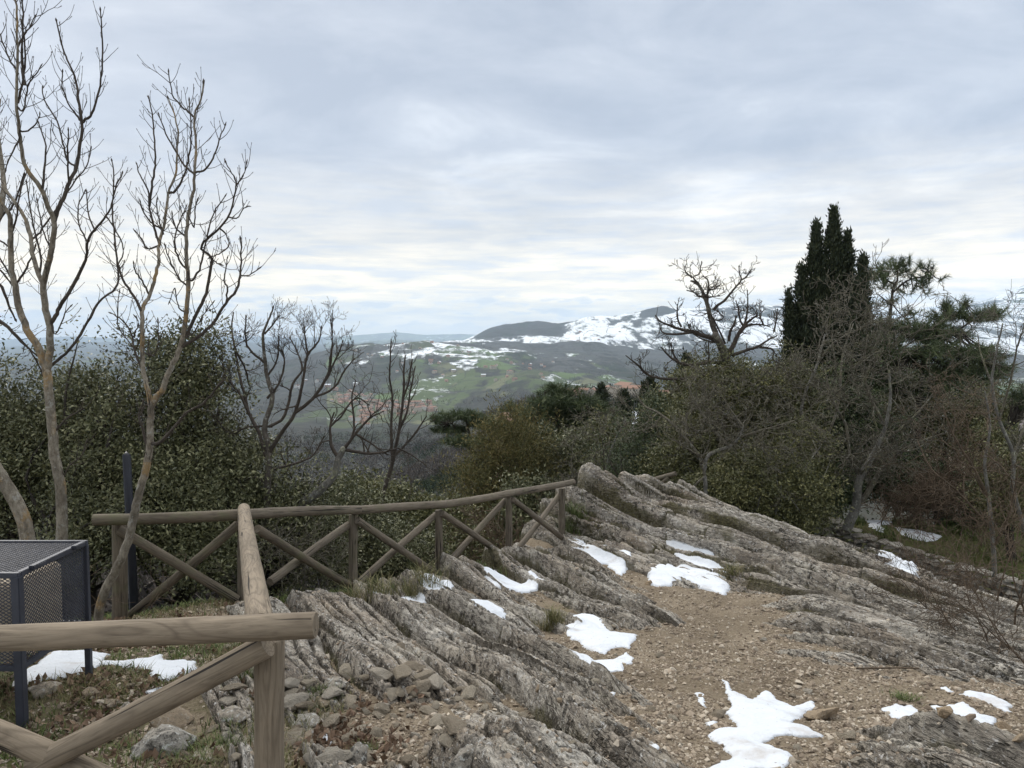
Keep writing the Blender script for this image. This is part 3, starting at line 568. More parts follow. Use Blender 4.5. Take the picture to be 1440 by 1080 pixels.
# ------------------------------------------------------------------ log fence
MW1 = m_wood('weathered_log', (.205,.165,.118), (.06,.044,.03)); MW2 = m_wood('mossy_log', (.112,.092,.066), (.05,.038,.028), .6); MW3 = m_wood('grey_log', (.135,.112,.084), (.06,.047,.035), .25)
def log(name, a, b, r0, r1, mat, parent, seed=0, bend=.01, sides=28, label=None, cuta=0, cutb=0):
    a = np.array(a, float); b = np.array(b, float); L = np.linalg.norm(b-a); n = max(12, int(L/.06)); r = RS(seed+5)
    zz = np.linspace(0, L, n); th = np.arange(sides)*2*PI/sides; ph = r.uniform(0, 6)
    bx = bend*np.sin(zz/L*PI)*math.cos(ph); by = bend*np.sin(zz/L*PI)*math.sin(ph)
    R = (r0+(r1-r0)*zz/L)[:,None]*(1+.035*fbm(zz[:,None]*2.2+seed, th[None]*0+seed*3, 3, seed)+.018*pn(zz[:,None]*3, np.cos(th)[None]*2+seed, seed+1)+.012*pn(zz[:,None]*1.1, th[None]*3.5, seed+2))
    # knots
    for _ in range(int(L*2.5)+1):
        kz, kt = r.uniform(.1, L-.1 if L > .3 else .2), r.uniform(0, 2*PI); R = R+.004*np.exp(-((zz[:,None]-kz)/.025)**2-((np.angle(np.exp(1j*(th[None]-kt))))/.35)**2)
    ring = np.stack([bx[:,None]+R*np.cos(th), by[:,None]+R*np.sin(th), zz[:,None]+0*R], -1)
    # bevelled, slightly uneven ends
    def cap(rg, z, s): c = rg.copy(); m = c[:,:2].mean(0); c[:,:2] = m+(c[:,:2]-m)*.93; c[:,2] += s*.008; return c
    rings = [cap(ring[0], 0, -1)]+list(ring)+[cap(ring[-1], L, 1)]
    V = np.concatenate(rings); N = len(rings)
    i = np.arange(N-1)[:,None]*sides+np.arange(sides)[None]; j = np.arange(N-1)[:,None]*sides+(np.arange(sides)[None]+1) % sides
    Fq = np.stack([i, j, j+sides, i+sides], -1).reshape(-1, 4)
    V = np.vstack([V, rings[0].mean(0), rings[-1].mean(0)]); c0 = N*sides; k = np.arange(sides); l = (N-1)*sides
    T = np.concatenate([np.stack([(k+1) % sides, k, np.full(sides, c0)], -1), np.stack([l+k, l+(k+1) % sides, np.full(sides, c0+1)], -1)])
    me = mk(name, V, [Fq, T], mat, link=False)
    try: me.set_sharp_from_angle(angle=math.radians(40))
    except Exception: pass
    o = bpy.data.objects.new(name, me); COL.objects.link(o)
    q = Vector((b-a)/L).to_track_quat('Z', 'Y')
    o.rotation_mode = 'QUATERNION'; o.rotation_quaternion = q; o.location = Vector(a)-parent.location; o.parent = parent
    if label: o['label'] = label
    return o
def P(px, py, D): return at(px, py, D)
# nearest bay
nf = thing('log_fence', tuple(P(379, 1080, 2.78)), 'nearest weathered log fence bay with thick rail and crossing braces', 'fence')
log('rail', P(-420,910,2.66), P(441,879,2.66), .047, .047, MW1, nf, 1, .012)
log('post', P(379,1300,2.80), P(379,901,2.80), .056, .055, MW1, nf, 2, .004)
log('brace', P(374,908,2.72), P(48,1076,2.72), .046, .044, MW1, nf, 3, .006)
log('brace', P(-120,985,2.72), P(69,1062,2.72), .045, .045, MW1, nf, 4, .006)
log('brace', P(84,1068,2.75), P(440,1220,2.75), .044, .044, MW1, nf, 5, .006)
log('post', P(-380,1330,2.80), P(-380,930,2.80), .056, .055, MW1, nf, 6, .004)
# connecting rail running away to the corner
cf = thing('log_fence', tuple(P(343, 845, 6.9)), 'pale round rail running away from the nearest post to the fence corner', 'fence')
log('rail', P(367,880,2.79), P(343,716,6.85), .052, .054, MW1, cf, 7, .01)
# far run
ff = thing('log_fence', tuple(P(497, 830, 8.7)), 'long X braced log fence along the edge of the drop behind the slabs', 'fence')
posts = [(168,872,730,6.75,.066),(343,850,722,7.0,.056),(497,831,722,8.6,.052),(617,810,716,9.75,.05),(716,787,697,10.8,.05),(790,760,685,12.3,.055)]
for i, (px, yb, yt, D, r_) in enumerate(posts):
    log('post', P(px, yb+22, D), P(px, yt+2, D), r_, r_*.96, MW3 if i else MW2, ff, 10+i, .004, 20)
rl = [(132,731,6.55),(343,724,6.9),(500,718,8.55),(622,710,9.75),(716,694,10.8),(802,679,12.3)]
for i in range(5):
    a, b = rl[i], rl[i+1]; log('rail', P(a[0]-(4 if i else 0), a[1], a[2]), P(b[0]+4, b[1]-1, b[2]), .05, .05, MW2 if i == 0 else MW3, ff, 20+i, .012, 20)
br = [((168,745,6.68),(333,843,6.92),MW2),((334,738,6.98),(180,868,6.85),MW2),((362,744,6.9),(500,828,8.5),MW2),((490,738,8.6),(380,818,7.2),MW3),((503,732,8.55),(612,806,9.65),MW3),((613,724,9.8),(506,818,8.75),MW3),
      ((622,722,9.7),(714,786,10.7),MW3),((712,702,10.9),(622,802,9.95),MW3),((722,703,10.75),(790,756,12.1),MW3),((788,694,12.4),(722,780,11.0),MW3)]
for i, (a, b, m_) in enumerate(br): log('brace', P(*a), P(*b), .042, .042, m_, ff, 30+i, .008, 18)
rf = thing('log_fence', tuple(P(900, 720, 16.2)), 'short stretch of log fence showing in the gap behind the ridge', 'fence')
log('rail', P(868,690,16.6), P(950,666,15.6), .05, .05, MW3, rf, 50, .01, 16); log('brace', P(895,706,16.2), P(940,672,15.7), .042, .042, MW3, rf, 51, .01, 14); log('post', P(880,745,16.5), P(880,690,16.5), .05, .05, MW3, rf, 52, .01, 14)
# dark slim post behind the fence
ms = m_plain('dark_blue_metal', (.017,.018,.024), .45, .3, 40)
def box(name, c, s, mat, parent=None, bev=.004, rot=None):
    import bmesh
    bm = bmesh.new(); bmesh.ops.create_cube(bm, size=1)
    for v in bm.verts: v.co = Vector((v.co.x*s[0], v.co.y*s[1], v.co.z*s[2]))
    if bev: bmesh.ops.bevel(bm, geom=bm.edges[:], offset=bev, segments=2, affect='EDGES')
    me = bpy.data.meshes.new(name); bm.to_mesh(me); bm.free(); me.materials.append(mat)
    o = bpy.data.objects.new(name, me); COL.objects.link(o); o.location = c
    if rot: o.rotation_euler = rot
    if parent: setpar(o, parent)
    return o
a = P(178, 640, 7.9); b = P(190, 875, 7.9)
dp = thing('lamp_post', tuple(b), 'slim dark blue metal post standing in the bushes behind the log fence', 'post')
def tubeobj(name, lst, mat, parent=None, sides=10):
    V, Fc = tubes(lst, sides); o = mk(name, V, Fc, mat)
    if parent: setpar(o, parent)
    return o
tubeobj('pole', [([b-(0,0,.4), (a+b)/2, a], [.047, .045, .042])], ms, dp, 14)
tubeobj('base_collar', [([b-(0,0,.1), b+(0,0,.06), b+(0,0,.09)], [.07, .07, .05])], ms, dp, 14)
# ------------------------------------------------------------------ metal mesh cage
def cage():
    x1 = -2.455; y0, y1 = 3.7, 4.3; zt0 = P(8,822,3.7)[2]; zt1 = P(110,757,4.3)[2]; zt = (zt0+zt1)/2+.01; zb = zt-.47; x0 = x1-1.35
    m = m_plain('cage_paint', (.048,.052,.068), .42, .2, 60); mt = m_plain('sand_liner', (.66,.56,.42), .8, 0, 12)
    c = thing('metal_cage', (x1, y0, -1.88), 'dark blue mesh metal cage bin on legs with sand coloured liner', 'bin')
    t = .028
    def bar(nm, a, b, w=t, mat=m):
        a = np.array(a, float); b = np.array(b, float); s = np.abs(b-a)+w; return box(nm, (a+b)/2, s, mat, c, .003)
    for (x, y) in ((x1, y0), (x1, y1), (x0, y0), (x0, y1)):
        zg = float(soil(np.array([x]), np.array([y]))[0])-.03
        bar('leg', (x, y, zg), (x, y, zt-t), .042 if y == y0 else .032)
    bar('top_frame', (x0, y0, zt), (x1, y0, zt)); bar('top_frame', (x0, y1, zt), (x1, y1, zt)); bar('top_frame', (x1, y0+t, zt), (x1, y1-t, zt)); bar('top_frame', (x0, y0+t, zt), (x0, y1-t, zt))
    bar('bottom_frame', (x1, y0+t, zb), (x1, y1-t, zb)); bar('bottom_frame', (x0+t, y0, zb), (x1-t, y0, zb)); bar('bottom_frame', (x0+t, y1, zb), (x1-t, y1, zb))
    # lid hinges
    for yy_ in (y0+.13, y1-.1): box('hinge', (x1+.02, yy_, zt+.012), (.03, .1, .022), m, c, .004)
    # expanded-metal mesh panels: diamond lattice of flat strands
    def lattice(nm, org, U, V, lu, lv, pu, pv, w):
        org = np.array(org, float); U = np.array(U, float); V_ = np.array(V, float); N = np.cross(U, V_); Vx = []; Fx = []; n0 = 0
        for sgn in (1, -1):
            k0 = -int(lv/pv)-2
            for k in range(k0, int(lu/pu)+int(lv/pv)+3):
                u0 = k*pu
                # line: u = u0 + sgn * v*pu/pv   clipped to rectangle
                vs = np.array([0, lv]); us = u0+sgn*vs*pu/pv
                if sgn < 0: us = us
                t0, t1 = 0., 1.
                du = us[1]-us[0]
                for lim, s_ in ((0, 1), (lu, -1)):
                    if du != 0:
                        tt = (lim-us[0])/du
                        if s_*du > 0: t0 = max(t0, tt)
                        else: t1 = min(t1, tt)
                if t1-t0 < 1e-3: continue
                pa = org+U*(us[0]+du*t0)+V_*(lv*t0); pb = org+U*(us[0]+du*t1)+V_*(lv*t1)
                dd = (pb-pa)/np.linalg.norm(pb-pa); side = np.cross(dd, N)*w/2; th = N*w*.35+(N*.0006*sgn)
                Vx += [pa-side-th, pa+side-th, pa+side+th, pa-side+th, pb-side-th, pb+side-th, pb+side+th, pb-side+th]
                for q in ((0,1,5,4), (1,2,6,5), (2,3,7,6), (3,0,4,7)): Fx.append([n0+z for z in q])
                n0 += 8
        o = mk(nm, np.array(Vx), np.array(Fx), m, smooth=False); setpar(o, c)
    lattice('side_mesh', (x1, y0+.02, zb), (0,1,0), (0,0,1), y1-y0-.04, .46, .026, .020, .0034)
    lattice('top_mesh', (x0, y0, zt+.004), (1,0,0), (0,1,0), x1-x0, y1-y0, .034, .022, .0038)
    lattice('front_mesh', (x0, y0, zb), (1,0,0), (0,0,1), x1-x0, .46, .03, .018, .0045)
    lattice('back_mesh', (x0, y1, zb), (1,0,0), (0,0,1), x1-x0, .46, .03, .018, .0045)
    box('liner', ((x0+x1)/2-.005, (y0+y1)/2-.07, zb+.215), (x1-x0-.05, .40, .40), mt, c, .015)
cage()
# ------------------------------------------------------------------ vegetation tools
def nrm(v): return v/(np.linalg.norm(v)+1e-9)
def grow(p, d, L, r, lev, pr, out, g):
    """pr: dict n (children per level), lr, ang, wig, up, maxlev, seg"""
    n = pr['seg'][lev]; P_ = [p.copy()]; R_ = [r]; d = nrm(d)
    for i in range(n):
        d = nrm(d+g.normal(size=3)*pr['wig']+np.array([0, 0, pr['up']])*(1 if lev else .3)); p = p+d*L/n; P_.append(p.copy()); R_.append(max(r*(1-(i+1)/n*pr.get('tap', .75)), .0016))
    out.append((np.array(P_), np.array(R_), lev))
    if lev >= pr['maxlev']: return
    m = pr['n'][lev]; m = int(m)+(g.rand() < m % 1)
    for k in range(m):
        t = pr.get('t0', .25)+(1-pr.get('t0', .25))*(k+g.rand())/m; i = min(int(t*n), n-1); q = P_[i]+(P_[i+1]-P_[i])*(t*n-i)
        dd = nrm(P_[i+1]-P_[i]); a = nrm(np.cross(dd, g.normal(size=3))); an = math.radians(pr['ang'])*(.6+.8*g.rand())
        nd = dd*math.cos(an)+a*math.sin(an)
        grow(q, nd, L*pr['lr']*(1.15-.5*t)*(.7+.6*g.rand()), max(R_[i]*.62, .0018), lev+1, pr, out, g)
def bare(name, label, specs, mat, tmat=None, group=None, cat='bare tree', twig=None, loc=None):
    """specs: list of polylines with level (world)"""
    if not any(l == 0 for a, b, l in specs): specs = [(specs[0][0], specs[0][1], 0)]+list(specs[1:])
    big = [(a, b) for a, b, l in specs if l == 0]; sm = [(a, b) for a, b, l in specs if l > 0]
    o0 = thing(name, tuple(specs[0][0][0]), label, cat, group)
    tubeobj('trunk', big, tmat or mat, o0, 9)
    if sm: tubeobj('crown', sm, twig or mat, o0, 6)
    return o0
def leaves(C, n, rad, size, r, asp=.45, up=.0, bias=None):
    """n leaves round each centre in C (m,3); rad (m,); returns V,F,tint"""
    m = len(C); N = m*n; c = np.repeat(C, n, 0); rr = np.repeat(rad, n)[:,None]
    o = r.normal(size=(N, 3)); o /= np.linalg.norm(o, axis=1)[:,None]; o *= (r.rand(N, 1)**.45)*rr; p = c+o*(1, 1, .8)
    d = r.normal(size=(N, 3))+o/rr*1.2+np.array([0, 0, up]); d /= np.linalg.norm(d, axis=1)[:,None]
    s = np.cross(d, r.normal(size=(N, 3))); s /= np.linalg.norm(s, axis=1)[:,None]+1e-9
    L = (size*(.6+.8*r.rand(N)))[:,None]; w = L*asp*.5; nn = np.cross(d, s)
    V = np.stack([p, p+d*L*.45+s*w+nn*w*.35, p+d*L, p+d*L*.45-s*w+nn*w*.35], 1).reshape(-1, 3)
    i = np.arange(N)[:,None]*4; T = np.concatenate([i+[0, 1, 2], i+[0, 2, 3]], 1).reshape(-1, 3)
    t = np.repeat(np.clip(np.repeat(r.rand(m), n)*.45+r.rand(N)*.55, 0, 1), 4)
    return V, T, t
def needles(C, Dr, n, L, w, r, spread=1.):
    m = len(C); N = m*n; c = np.repeat(C, n, 0); a = np.repeat(Dr, n, 0); d = a*.55+r.normal(size=(N, 3))*spread*.6; d /= np.linalg.norm(d, axis=1)[:,None]
    c = c+a*(r.rand(N, 1)-.5)*L*1.3
    s = np.cross(d, r.normal(size=(N, 3))); s /= np.linalg.norm(s, axis=1)[:,None]; l = L*(.7+.5*r.rand(N, 1))
    V = np.stack([c-s*w, c+s*w, c+d*l], 1).reshape(-1, 3); T = np.arange(N*3).reshape(-1, 3)
    return V, T, np.repeat(np.clip(np.repeat(r.rand(m), n)*.6+r.rand(N)*.4, 0, 1), 3)
def crown_points(ells, n, r, shell=.55, lump=.22, seed=0):
    vol = np.array([e[3]*e[4]*e[5] for e in ells])**.7; vol /= vol.sum(); out = []
    for e, v in zip(ells, vol):
        k = int(n*v)+1; d = r.normal(size=(k, 3)); d /= np.linalg.norm(d, axis=1)[:,None]
        q = (shell+(1-shell)*r.rand(k))**.6
        q = q*(1+lump*2*fbm(d[:,0]*2.6+seed, d[:,1]*2.6+d[:,2]*3.1, 3, seed))
        out.append(np.array(e[:3])+d*q[:,None]*np.array(e[3:]))
    return np.concatenate(out)
def E(px, py, D, rx, ry, rd=None):
    c = at(px, py, D); return (*c, rx*D/F, (rd if rd is not None else rx*D/F*.8), ry*D/F)
def evergreen(name, label, ells, ncl, nlf, crad, lsize, mat, tmat, seed, base_pt, cat='evergreen tree', group=None, asp=.45, up=.2, lump=.22, shell=.5, branches=26):
    r = RS(seed); C = crown_points(ells, ncl, r, shell, lump, seed); V, T, t = leaves(C, nlf, crad*(.6+.8*r.rand(len(C))), lsize, r, asp, up)
    root = thing(name, tuple(base_pt), label, cat, group)
    lst = []; c0 = np.array(ells[0][:3]); b0 = np.array(base_pt, float)
    tr = smoothline([b0-(0,0,.3), b0*.6+c0*.4+r.normal(size=3)*.1, c0], 4); lst.append((tr, np.linspace(.11, .05, len(tr))*max(1, np.linalg.norm(c0-b0)/3)))
    for k in r.randint(0, len(C), branches):
        s_ = tr[r.randint(len(tr)//3, len(tr))]; e = C[k]; mid = (s_+e)/2+r.normal(size=3)*.1*np.linalg.norm(e-s_)+np.array([0, 0, -.05]); q = smoothline([s_, mid, e], 4); lst.append((q, np.linspace(.03, .006, len(q))))
    tubeobj('trunk', lst, tmat, root, 7)
    o = mk('crown', V, T, mat, {'tint': t}, smooth=False); setpar(o, root)
    return root
# ------------------------------------------------------------------ traced bare trees
BK1 = m_bark('ash_bark', (.12,.10,.075), (.27,.24,.19), (.26,.165,.065), .7); BK2 = m_bark('twig_bark', (.045,.037,.03), (.08,.066,.054)); BK3 = m_bark('grey_bark', (.10,.095,.085), (.21,.20,.175), (.22,.22,.13), .6)
BK4 = m_bark('brown_twigs', (.085,.062,.043), (.15,.112,.078)); BK7 = m_bark('dull_bark', (.055,.048,.04), (.13,.115,.095), (.2,.2,.12), .4); BK5 = m_bark('dark_bark', (.035,.03,.026), (.07,.06,.05)); BK6 = m_bark('lichen_twigs', (.07,.062,.047), (.155,.14,.105), (.13,.13,.06), .6)
def trace(D0, lines, g, fx=1.0, dd=.35):
    out = []; pts = []
    for i, (L, w0, w1) in enumerate(lines):
        L = np.array(L, float); pxl = np.hypot(*np.diff(L, axis=0).T).sum()
        if pts: q = np.concatenate(pts); j = np.argmin(np.hypot(q[:,0]-L[0,0], q[:,1]-L[0,1])); Ds = q[j,2]
        else: Ds = D0
        S_ = smoothline(L, 4); n = len(S_); De = Ds+(g.rand()*2-1)*dd*pxl/F*D0*(1 if i else .2); D = np.linspace(0, 1, n)**1.2*(De-Ds)+Ds
        pts.append(np.c_[S_, D][2:])
        W_ = np.array([at(a, b, d) for (a, b), d in zip(S_, D)]); W_[1:-1] += g.normal(size=(n-2, 3))*.0025
        r_ = np.linspace(w0, w1, n)*D/F/2; out.append((W_, r_*fx, 0 if w0 >= 10 else 1))
    return out
def twigs(lines, g, sp=.16, l0=.07, l1=.34, rt=.0032, start=.1, up=.55, sub=.35, minr=.03, knob=True):
    out = []
    for P_, R_, lv in lines:
        seg = np.linalg.norm(np.diff(P_, axis=0), axis=1); cum = np.r_[0, np.cumsum(seg)]; s = cum[-1]*start+sp*g.rand()
        if knob and R_[-1] < .012: out.append((np.array([P_[-1]-nrm(P_[-1]-P_[-2])*.02, P_[-1], P_[-1]+nrm(P_[-1]-P_[-2])*.022]), np.array([R_[-1], R_[-1]*1.7, R_[-1]*.5]), 1))
        while s < cum[-1]*.985:
            i = min(np.searchsorted(cum, s)-1, len(seg)-1); i = max(i, 0); q = P_[i]+(P_[i+1]-P_[i])*((s-cum[i])/seg[i]); d = nrm(P_[i+1]-P_[i]); rr = R_[i]
            if rr < minr:
                a = nrm(np.cross(d, g.normal(size=3)))
                for sg in ((1, -1) if g.rand() < .55 else (1,)):
                    L = (l0+(l1-l0)*g.rand()**1.8); dd = nrm(d*.75+a*sg*.85); pp = [q]; n = 5
                    for k in range(n): dd = nrm(dd+np.array([0, 0, up/n*1.6])+g.normal(size=3)*.09); pp.append(pp[-1]+dd*L/n)
                    rad = np.linspace(min(rt*1.25, rr*.8), rt*.65, n+1); pp = np.array(pp)
                    if knob: pp = np.vstack([pp, pp[-1]+dd*.016]); rad = np.r_[rad, rt*1.25]
                    out.append((pp, rad, 1))
                    if L > .16 and g.rand() < sub*2: 
                        for k2 in (2, 3, 4):
                            if g.rand() < .6: e = nrm(dd+nrm(np.cross(dd, g.normal(size=3)))*.9); out.append((np.array([pp[k2], pp[k2]+e*.03, pp[k2]+e*.06+np.array([0, 0, .02])]), np.array([rt*.8, rt*.6, rt*1.1]), 1))
            s += sp*(.5+g.rand())
    return out
g = RS(11)
TA = [([(87,765),(87,718),(85,680),(77,643),(74,607),(70,567),(67,527),(60,505),(55,490),(42,470),(28,437),(21,403),(16,373),(15,333),(13,303),(3,287),(-8,262)],23,7),
 ([(66,520),(70,490),(70,460),(63,427),(61,400),(66,380),(73,347),(76,310),(67,290),(57,263),(37,237),(30,207),(27,180),(23,147),(24,100),(25,60),(23,8),(20,-10)],15,3),
 ([(62,400),(55,387),(47,360),(43,333),(37,310),(20,283),(7,263),(0,230),(-10,200)],10,4),
 ([(76,312),(82,292),(90,277),(97,257),(108,233),(113,200),(115,173),(110,140),(107,113),(97,90),(88,67),(79,28)],9,2.5),
 ([(115,173),(120,168),(127,163),(135,143),(142,113),(144,80),(143,43),(141,13)],6,2.2),
 ([(43,335),(50,333),(63,317),(83,290),(107,253),(122,233),(128,208)],5,2),
 ([(71,455),(78,445),(87,427),(100,407),(112,383),(122,360),(123,340),(133,323),(150,303),(157,287),(163,262),(172,243)],9,2.2),
 ([(66,520),(77,510),(97,493),(113,470),(127,447),(140,423),(158,410),(166,395),(164,362),(160,320),(158,293),(160,253),(157,225)],7,2.2),
 ([(123,340),(112,318),(110,290),(120,268)],3.5,2),([(133,323),(124,300),(122,270)],3.5,2),
 ([(-10,445),(5,455),(30,478),(50,505),(60,527)],4,3),([(-10,370),(5,385),(15,398),(22,405)],4,3),([(-14,330),(10,345),(16,355)],4,3),
 ([(24,150),(33,155),(40,120),(50,105),(58,92)],4,2),([(27,183),(35,185),(50,175),(56,160)],4,2),([(24,100),(10,75),(0,50),(-6,30)],4,2),([(24,70),(33,50),(40,40),(50,22)],4,2),
 ([(35,120),(32,100),(31,60),(32,20),(31,0)],5,2.5),([(25,145),(30,125),(35,95),(35,65),(30,30)],5,2.5),
 ([(22,400),(35,380),(45,360),(50,345)],5,2.5),([(55,387),(57,360),(50,330),(44,300),(37,255)],4.5,2.2),([(64,380),(70,350),(62,330),(55,300),(52,280)],4,2),
 ([(28,180),(25,200),(12,225),(8,240)],4,2),([(15,333),(22,310),(30,265),(38,240)],4.5,2),([(108,235),(95,225),(88,200),(80,170),(62,140),(60,122)],4.5,2),([(95,212),(96,190)],3,2),([(97,257),(95,215),(96,182)],4,2),
 ([(115,173),(110,165),(95,145),(87,115),(88,100)],4.5,2),([(60,265),(62,235),(65,205),(54,172)],5,2),([(72,452),(78,470),(92,440),(100,430)],3.5,2),([(18,395),(-2,360)],4,3),([(85,680),(98,655),(115,640),(122,620)],3.5,2.4),([(75,610),(92,590),(116,575)],5,3)]
la = trace(7.6, TA, g, .68); la += twigs(la, g, .10, .07, .36, .0032)
bare('bare_tree', 'tall leafless tree at the left edge with orange lichen and reaching branches', la, BK1, group='bare trees', twig=BK2)
TB = [([(137,885),(143,843),(160,807),(177,770),(188,727),(192,707),(200,677),(208,647),(211,623),(212,593),(213,573),(220,558),(227,550),(238,523),(250,497),(258,473),(262,440),(265,403),(263,373),(262,333),(265,303),(272,267),(274,240),(275,200),(274,163),(283,140),(286,115)],19,2.6),
 ([(212,590),(210,557),(202,527),(200,500),(200,460),(200,437),(205,425),(210,417),(218,390),(223,367),(224,343),(230,320),(235,287),(237,270),(247,247),(249,213),(250,187),(245,160),(236,137)],10,2.4),
 ([(200,440),(188,417),(173,393),(166,370),(161,345)],6,2.4),([(211,623),(223,623),(240,607),(263,580),(287,567),(303,547),(313,537)],8,3),([(209,635),(200,603),(195,583),(202,563)],5.5,2.5),
 ([(224,343),(217,320),(210,293),(208,267),(197,247),(192,230)],5,2),([(210,290),(213,263),(218,233),(218,207),(215,167),(209,137)],5,2),([(236,272),(246,268),(255,255),(263,233),(268,207),(268,180),(266,140)],5.5,2.2),
 ([(274,165),(265,157),(253,147),(243,133),(237,100)],4.5,2),([(274,243),(290,237),(302,217),(310,193),(317,175)],4.5,2),([(274,245),(260,233),(247,213),(233,187),(223,160)],4.5,2),
 ([(256,487),(280,473),(300,453),(317,427),(333,407),(338,380),(339,360),(338,335)],8,2.6),([(338,387),(350,387),(365,377)],3,1.8),([(262,475),(273,447),(287,420),(295,387),(297,362),(283,350),(290,337),(310,320),(322,303),(328,283),(332,257),(328,247),(317,227)],7,2.2),
 ([(331,263),(342,247),(347,228)],3.2,2),([(321,305),(333,307),(343,293),(350,290)],3.2,1.6),([(224,345),(207,350),(200,337),(190,325)],4,2),([(263,375),(268,395),(280,380),(287,350),(292,330),(300,300),(317,275)],5,2),([(310,322),(318,330),(322,345),(308,357),(295,362)],3.5,2),
 ([(318,425),(320,405),(315,395),(318,375),(320,362)],4,2),([(228,322),(215,315),(203,300),(197,283)],4.5,2),([(265,300),(273,320),(275,290),(278,280)],3.5,2),([(230,330),(222,300),(221,280)],3.5,2),([(202,525),(190,495),(185,470),(172,450),(155,440)],5,2),([(186,478),(195,455),(190,445)],3,2),
 ([(200,460),(192,490),(178,475),(166,455),(168,410)],4,2),([(200,495),(215,500),(223,480),(222,450)],3.5,2),([(262,440),(250,430),(246,405),(238,425)],3.5,2),([(265,403),(255,395),(240,370),(232,345)],4.5,2),([(260,470),(272,468),(283,447),(300,425)],4,2),([(264,380),(252,365),(246,340),(253,310),(262,290)],4.5,2),([(213,575),(203,570),(196,590)],3,2),
 ([(297,362),(305,370),(311,372)],3,2),([(263,335),(247,320),(242,300)],4,2),([(166,372),(174,350),(160,320),(150,305)],3.4,2),([(210,415),(200,395),(190,380),(188,370)],4,2)]
g = RS(12); lb = trace(6.0, TB, g, .70); lb += twigs(lb, g, .09, .06, .30, .0027)
bare('bare_tree', 'slim leaning leafless tree in front of the fence with orange lichen patches', lb, BK1, group='bare trees', twig=BK2)
g = RS(13); l = trace(7.0, [([(-40,610),(-12,650),(5,677),(22,705),(34,735),(40,765)],17,20)], g)
bare('tree_trunk', 'thick bare trunk leaning in from the left edge above the mesh cage', l, BK1, cat='tree trunk')
# branches entering at far left (another tree)
g = RS(15); l = trace(8.4, [([(-60,760),(-50,600),(-30,480),(-14,420),(-8,330),(2,290),(5,250),(-4,180),(0,140)],16,3),([(-14,420),(0,400),(12,430),(22,450)],6,2),([(-20,440),(5,455),(30,480),(52,500)],7,2),([(-8,330),(5,300),(18,290),(34,245)],5,2),([(2,290),(-8,240),(-2,190),(-5,90)],5,2)], g)
l += twigs(l, g, .15, .07, .35, .0032)
bare('bare_tree', 'leafless tree mostly outside the left edge reaching its twigs in', l, BK1, group='bare trees', twig=BK2)
# shrubby bare tree in the middle left
g = RS(14)
TC = [([(374,760),(376,700),(377,660),(378,630),(372,600),(383,560),(376,530),(372,500),(370,470),(378,450),(384,432)],14,2.4),
 ([(376,650),(365,610),(350,580),(340,540),(330,490),(326,460),(328,440)],8,2),([(377,640),(395,610),(415,580),(425,540),(433,500),(448,480),(452,460)],8,2),([(378,600),(400,585),(412,540),(425,520),(420,500),(408,475)],6,2),
 ([(350,580),(335,550),(318,530),(312,500)],5,2),([(415,580),(440,560),(460,530),(466,500),(467,470),(465,450)],7,2),([(440,560),(470,545),(485,520),(498,505)],5,2),([(460,530),(475,500),(482,480)],4,2),([(376,560),(392,540),(400,510),(396,492)],5,2),
 ([(372,510),(350,490),(345,470),(346,445)],5,2),([(372,470),(385,455),(392,445)],3.5,2),([(376,530),(390,505),(392,475)],4,2),([(433,500),(430,480),(428,460)],4,2),([(330,490),(345,520),(350,540)],4,2),([(383,600),(350,600),(325,610),(305,590)],4,2),([(378,680),(350,670),(320,685)],4,2),([(385,660),(420,650),(440,640),(455,615)],5,2)]
lc = trace(9.3, TC, g, .8, .5)
for P_, R_, lv in list(lc)[1:]:
    for k in range(4):
        i = g.randint(len(P_)//3, len(P_)-1); grow(P_[i], nrm(P_[i+1]-P_[i])+g.normal(size=3)*.7+np.array([0, 0, .2]), .36*g.uniform(.5, 1), R_[i]*.6, 0, dict(n=[3, 2, 0], lr=.6, ang=48, wig=.16, up=.04, maxlev=2, seg=[6, 5, 4]), o_ := [], g); lc += [(a, b, 1) for a, b, c in o_]
lc += twigs(lc, g, .10, .04, .13, .003, sub=.1)
bare('bare_tree', 'bushy leafless tree with knobbly upturned twigs above the fence corner', lc, BK7, group='bare trees', twig=BK2)
TD = [([(415,712),(440,698),(458,682),(470,668),(476,645),(484,630)],15,9),([(476,645),(466,625),(464,600),(470,580)],7,2.5),([(484,632),(500,610),(512,596),(525,585),(540,578)],6,2),([(484,632),(505,636),(520,638),(540,636),(560,630)],6,2.5),([(500,610),(520,622),(545,640)],4,2),([(464,600),(480,585),(500,560),(520,570)],4,1.8),
 ([(476,640),(495,615),(498,590),(495,560),(500,535)],5,2),([(560,630),(580,640),(600,655)],3,1.6),([(440,698),(420,690),(400,650),(392,630)],4,2)]
g = RS(17); l = trace(9.6, TD, g, .9, .4)
for P_, R_, lv in list(l)[1:]:
    for k in range(4):
        i = g.randint(len(P_)//4, len(P_)-1); o_ = []; grow(P_[i], nrm(P_[i+1]-P_[i])+g.normal(size=3)*.8, .7*g.uniform(.4, 1), R_[i]*.6, 0, dict(n=[3, 3, 0], lr=.6, ang=50, wig=.28, up=.06, maxlev=2, seg=[7, 5, 4]), o_, g); l += [(a, b, 1) for a, b, c in o_]
bare('gnarled_tree', 'gnarled crooked grey tree with a lichen spotted trunk behind the fence', l, BK3, twig=BK2)
TE = [([(528,735),(540,690),(552,650),(560,610),(567,560),(568,520),(570,500)],6,1.6),([(552,650),(550,600),(552,560),(548,530),(550,480)],4,1.5),([(560,610),(572,580),(578,545),(584,515)],3.5,1.4),([(556,640),(575,620),(590,600),(600,585)],3.5,1.5),([(567,560),(575,535),(580,505)],3,1.4)]
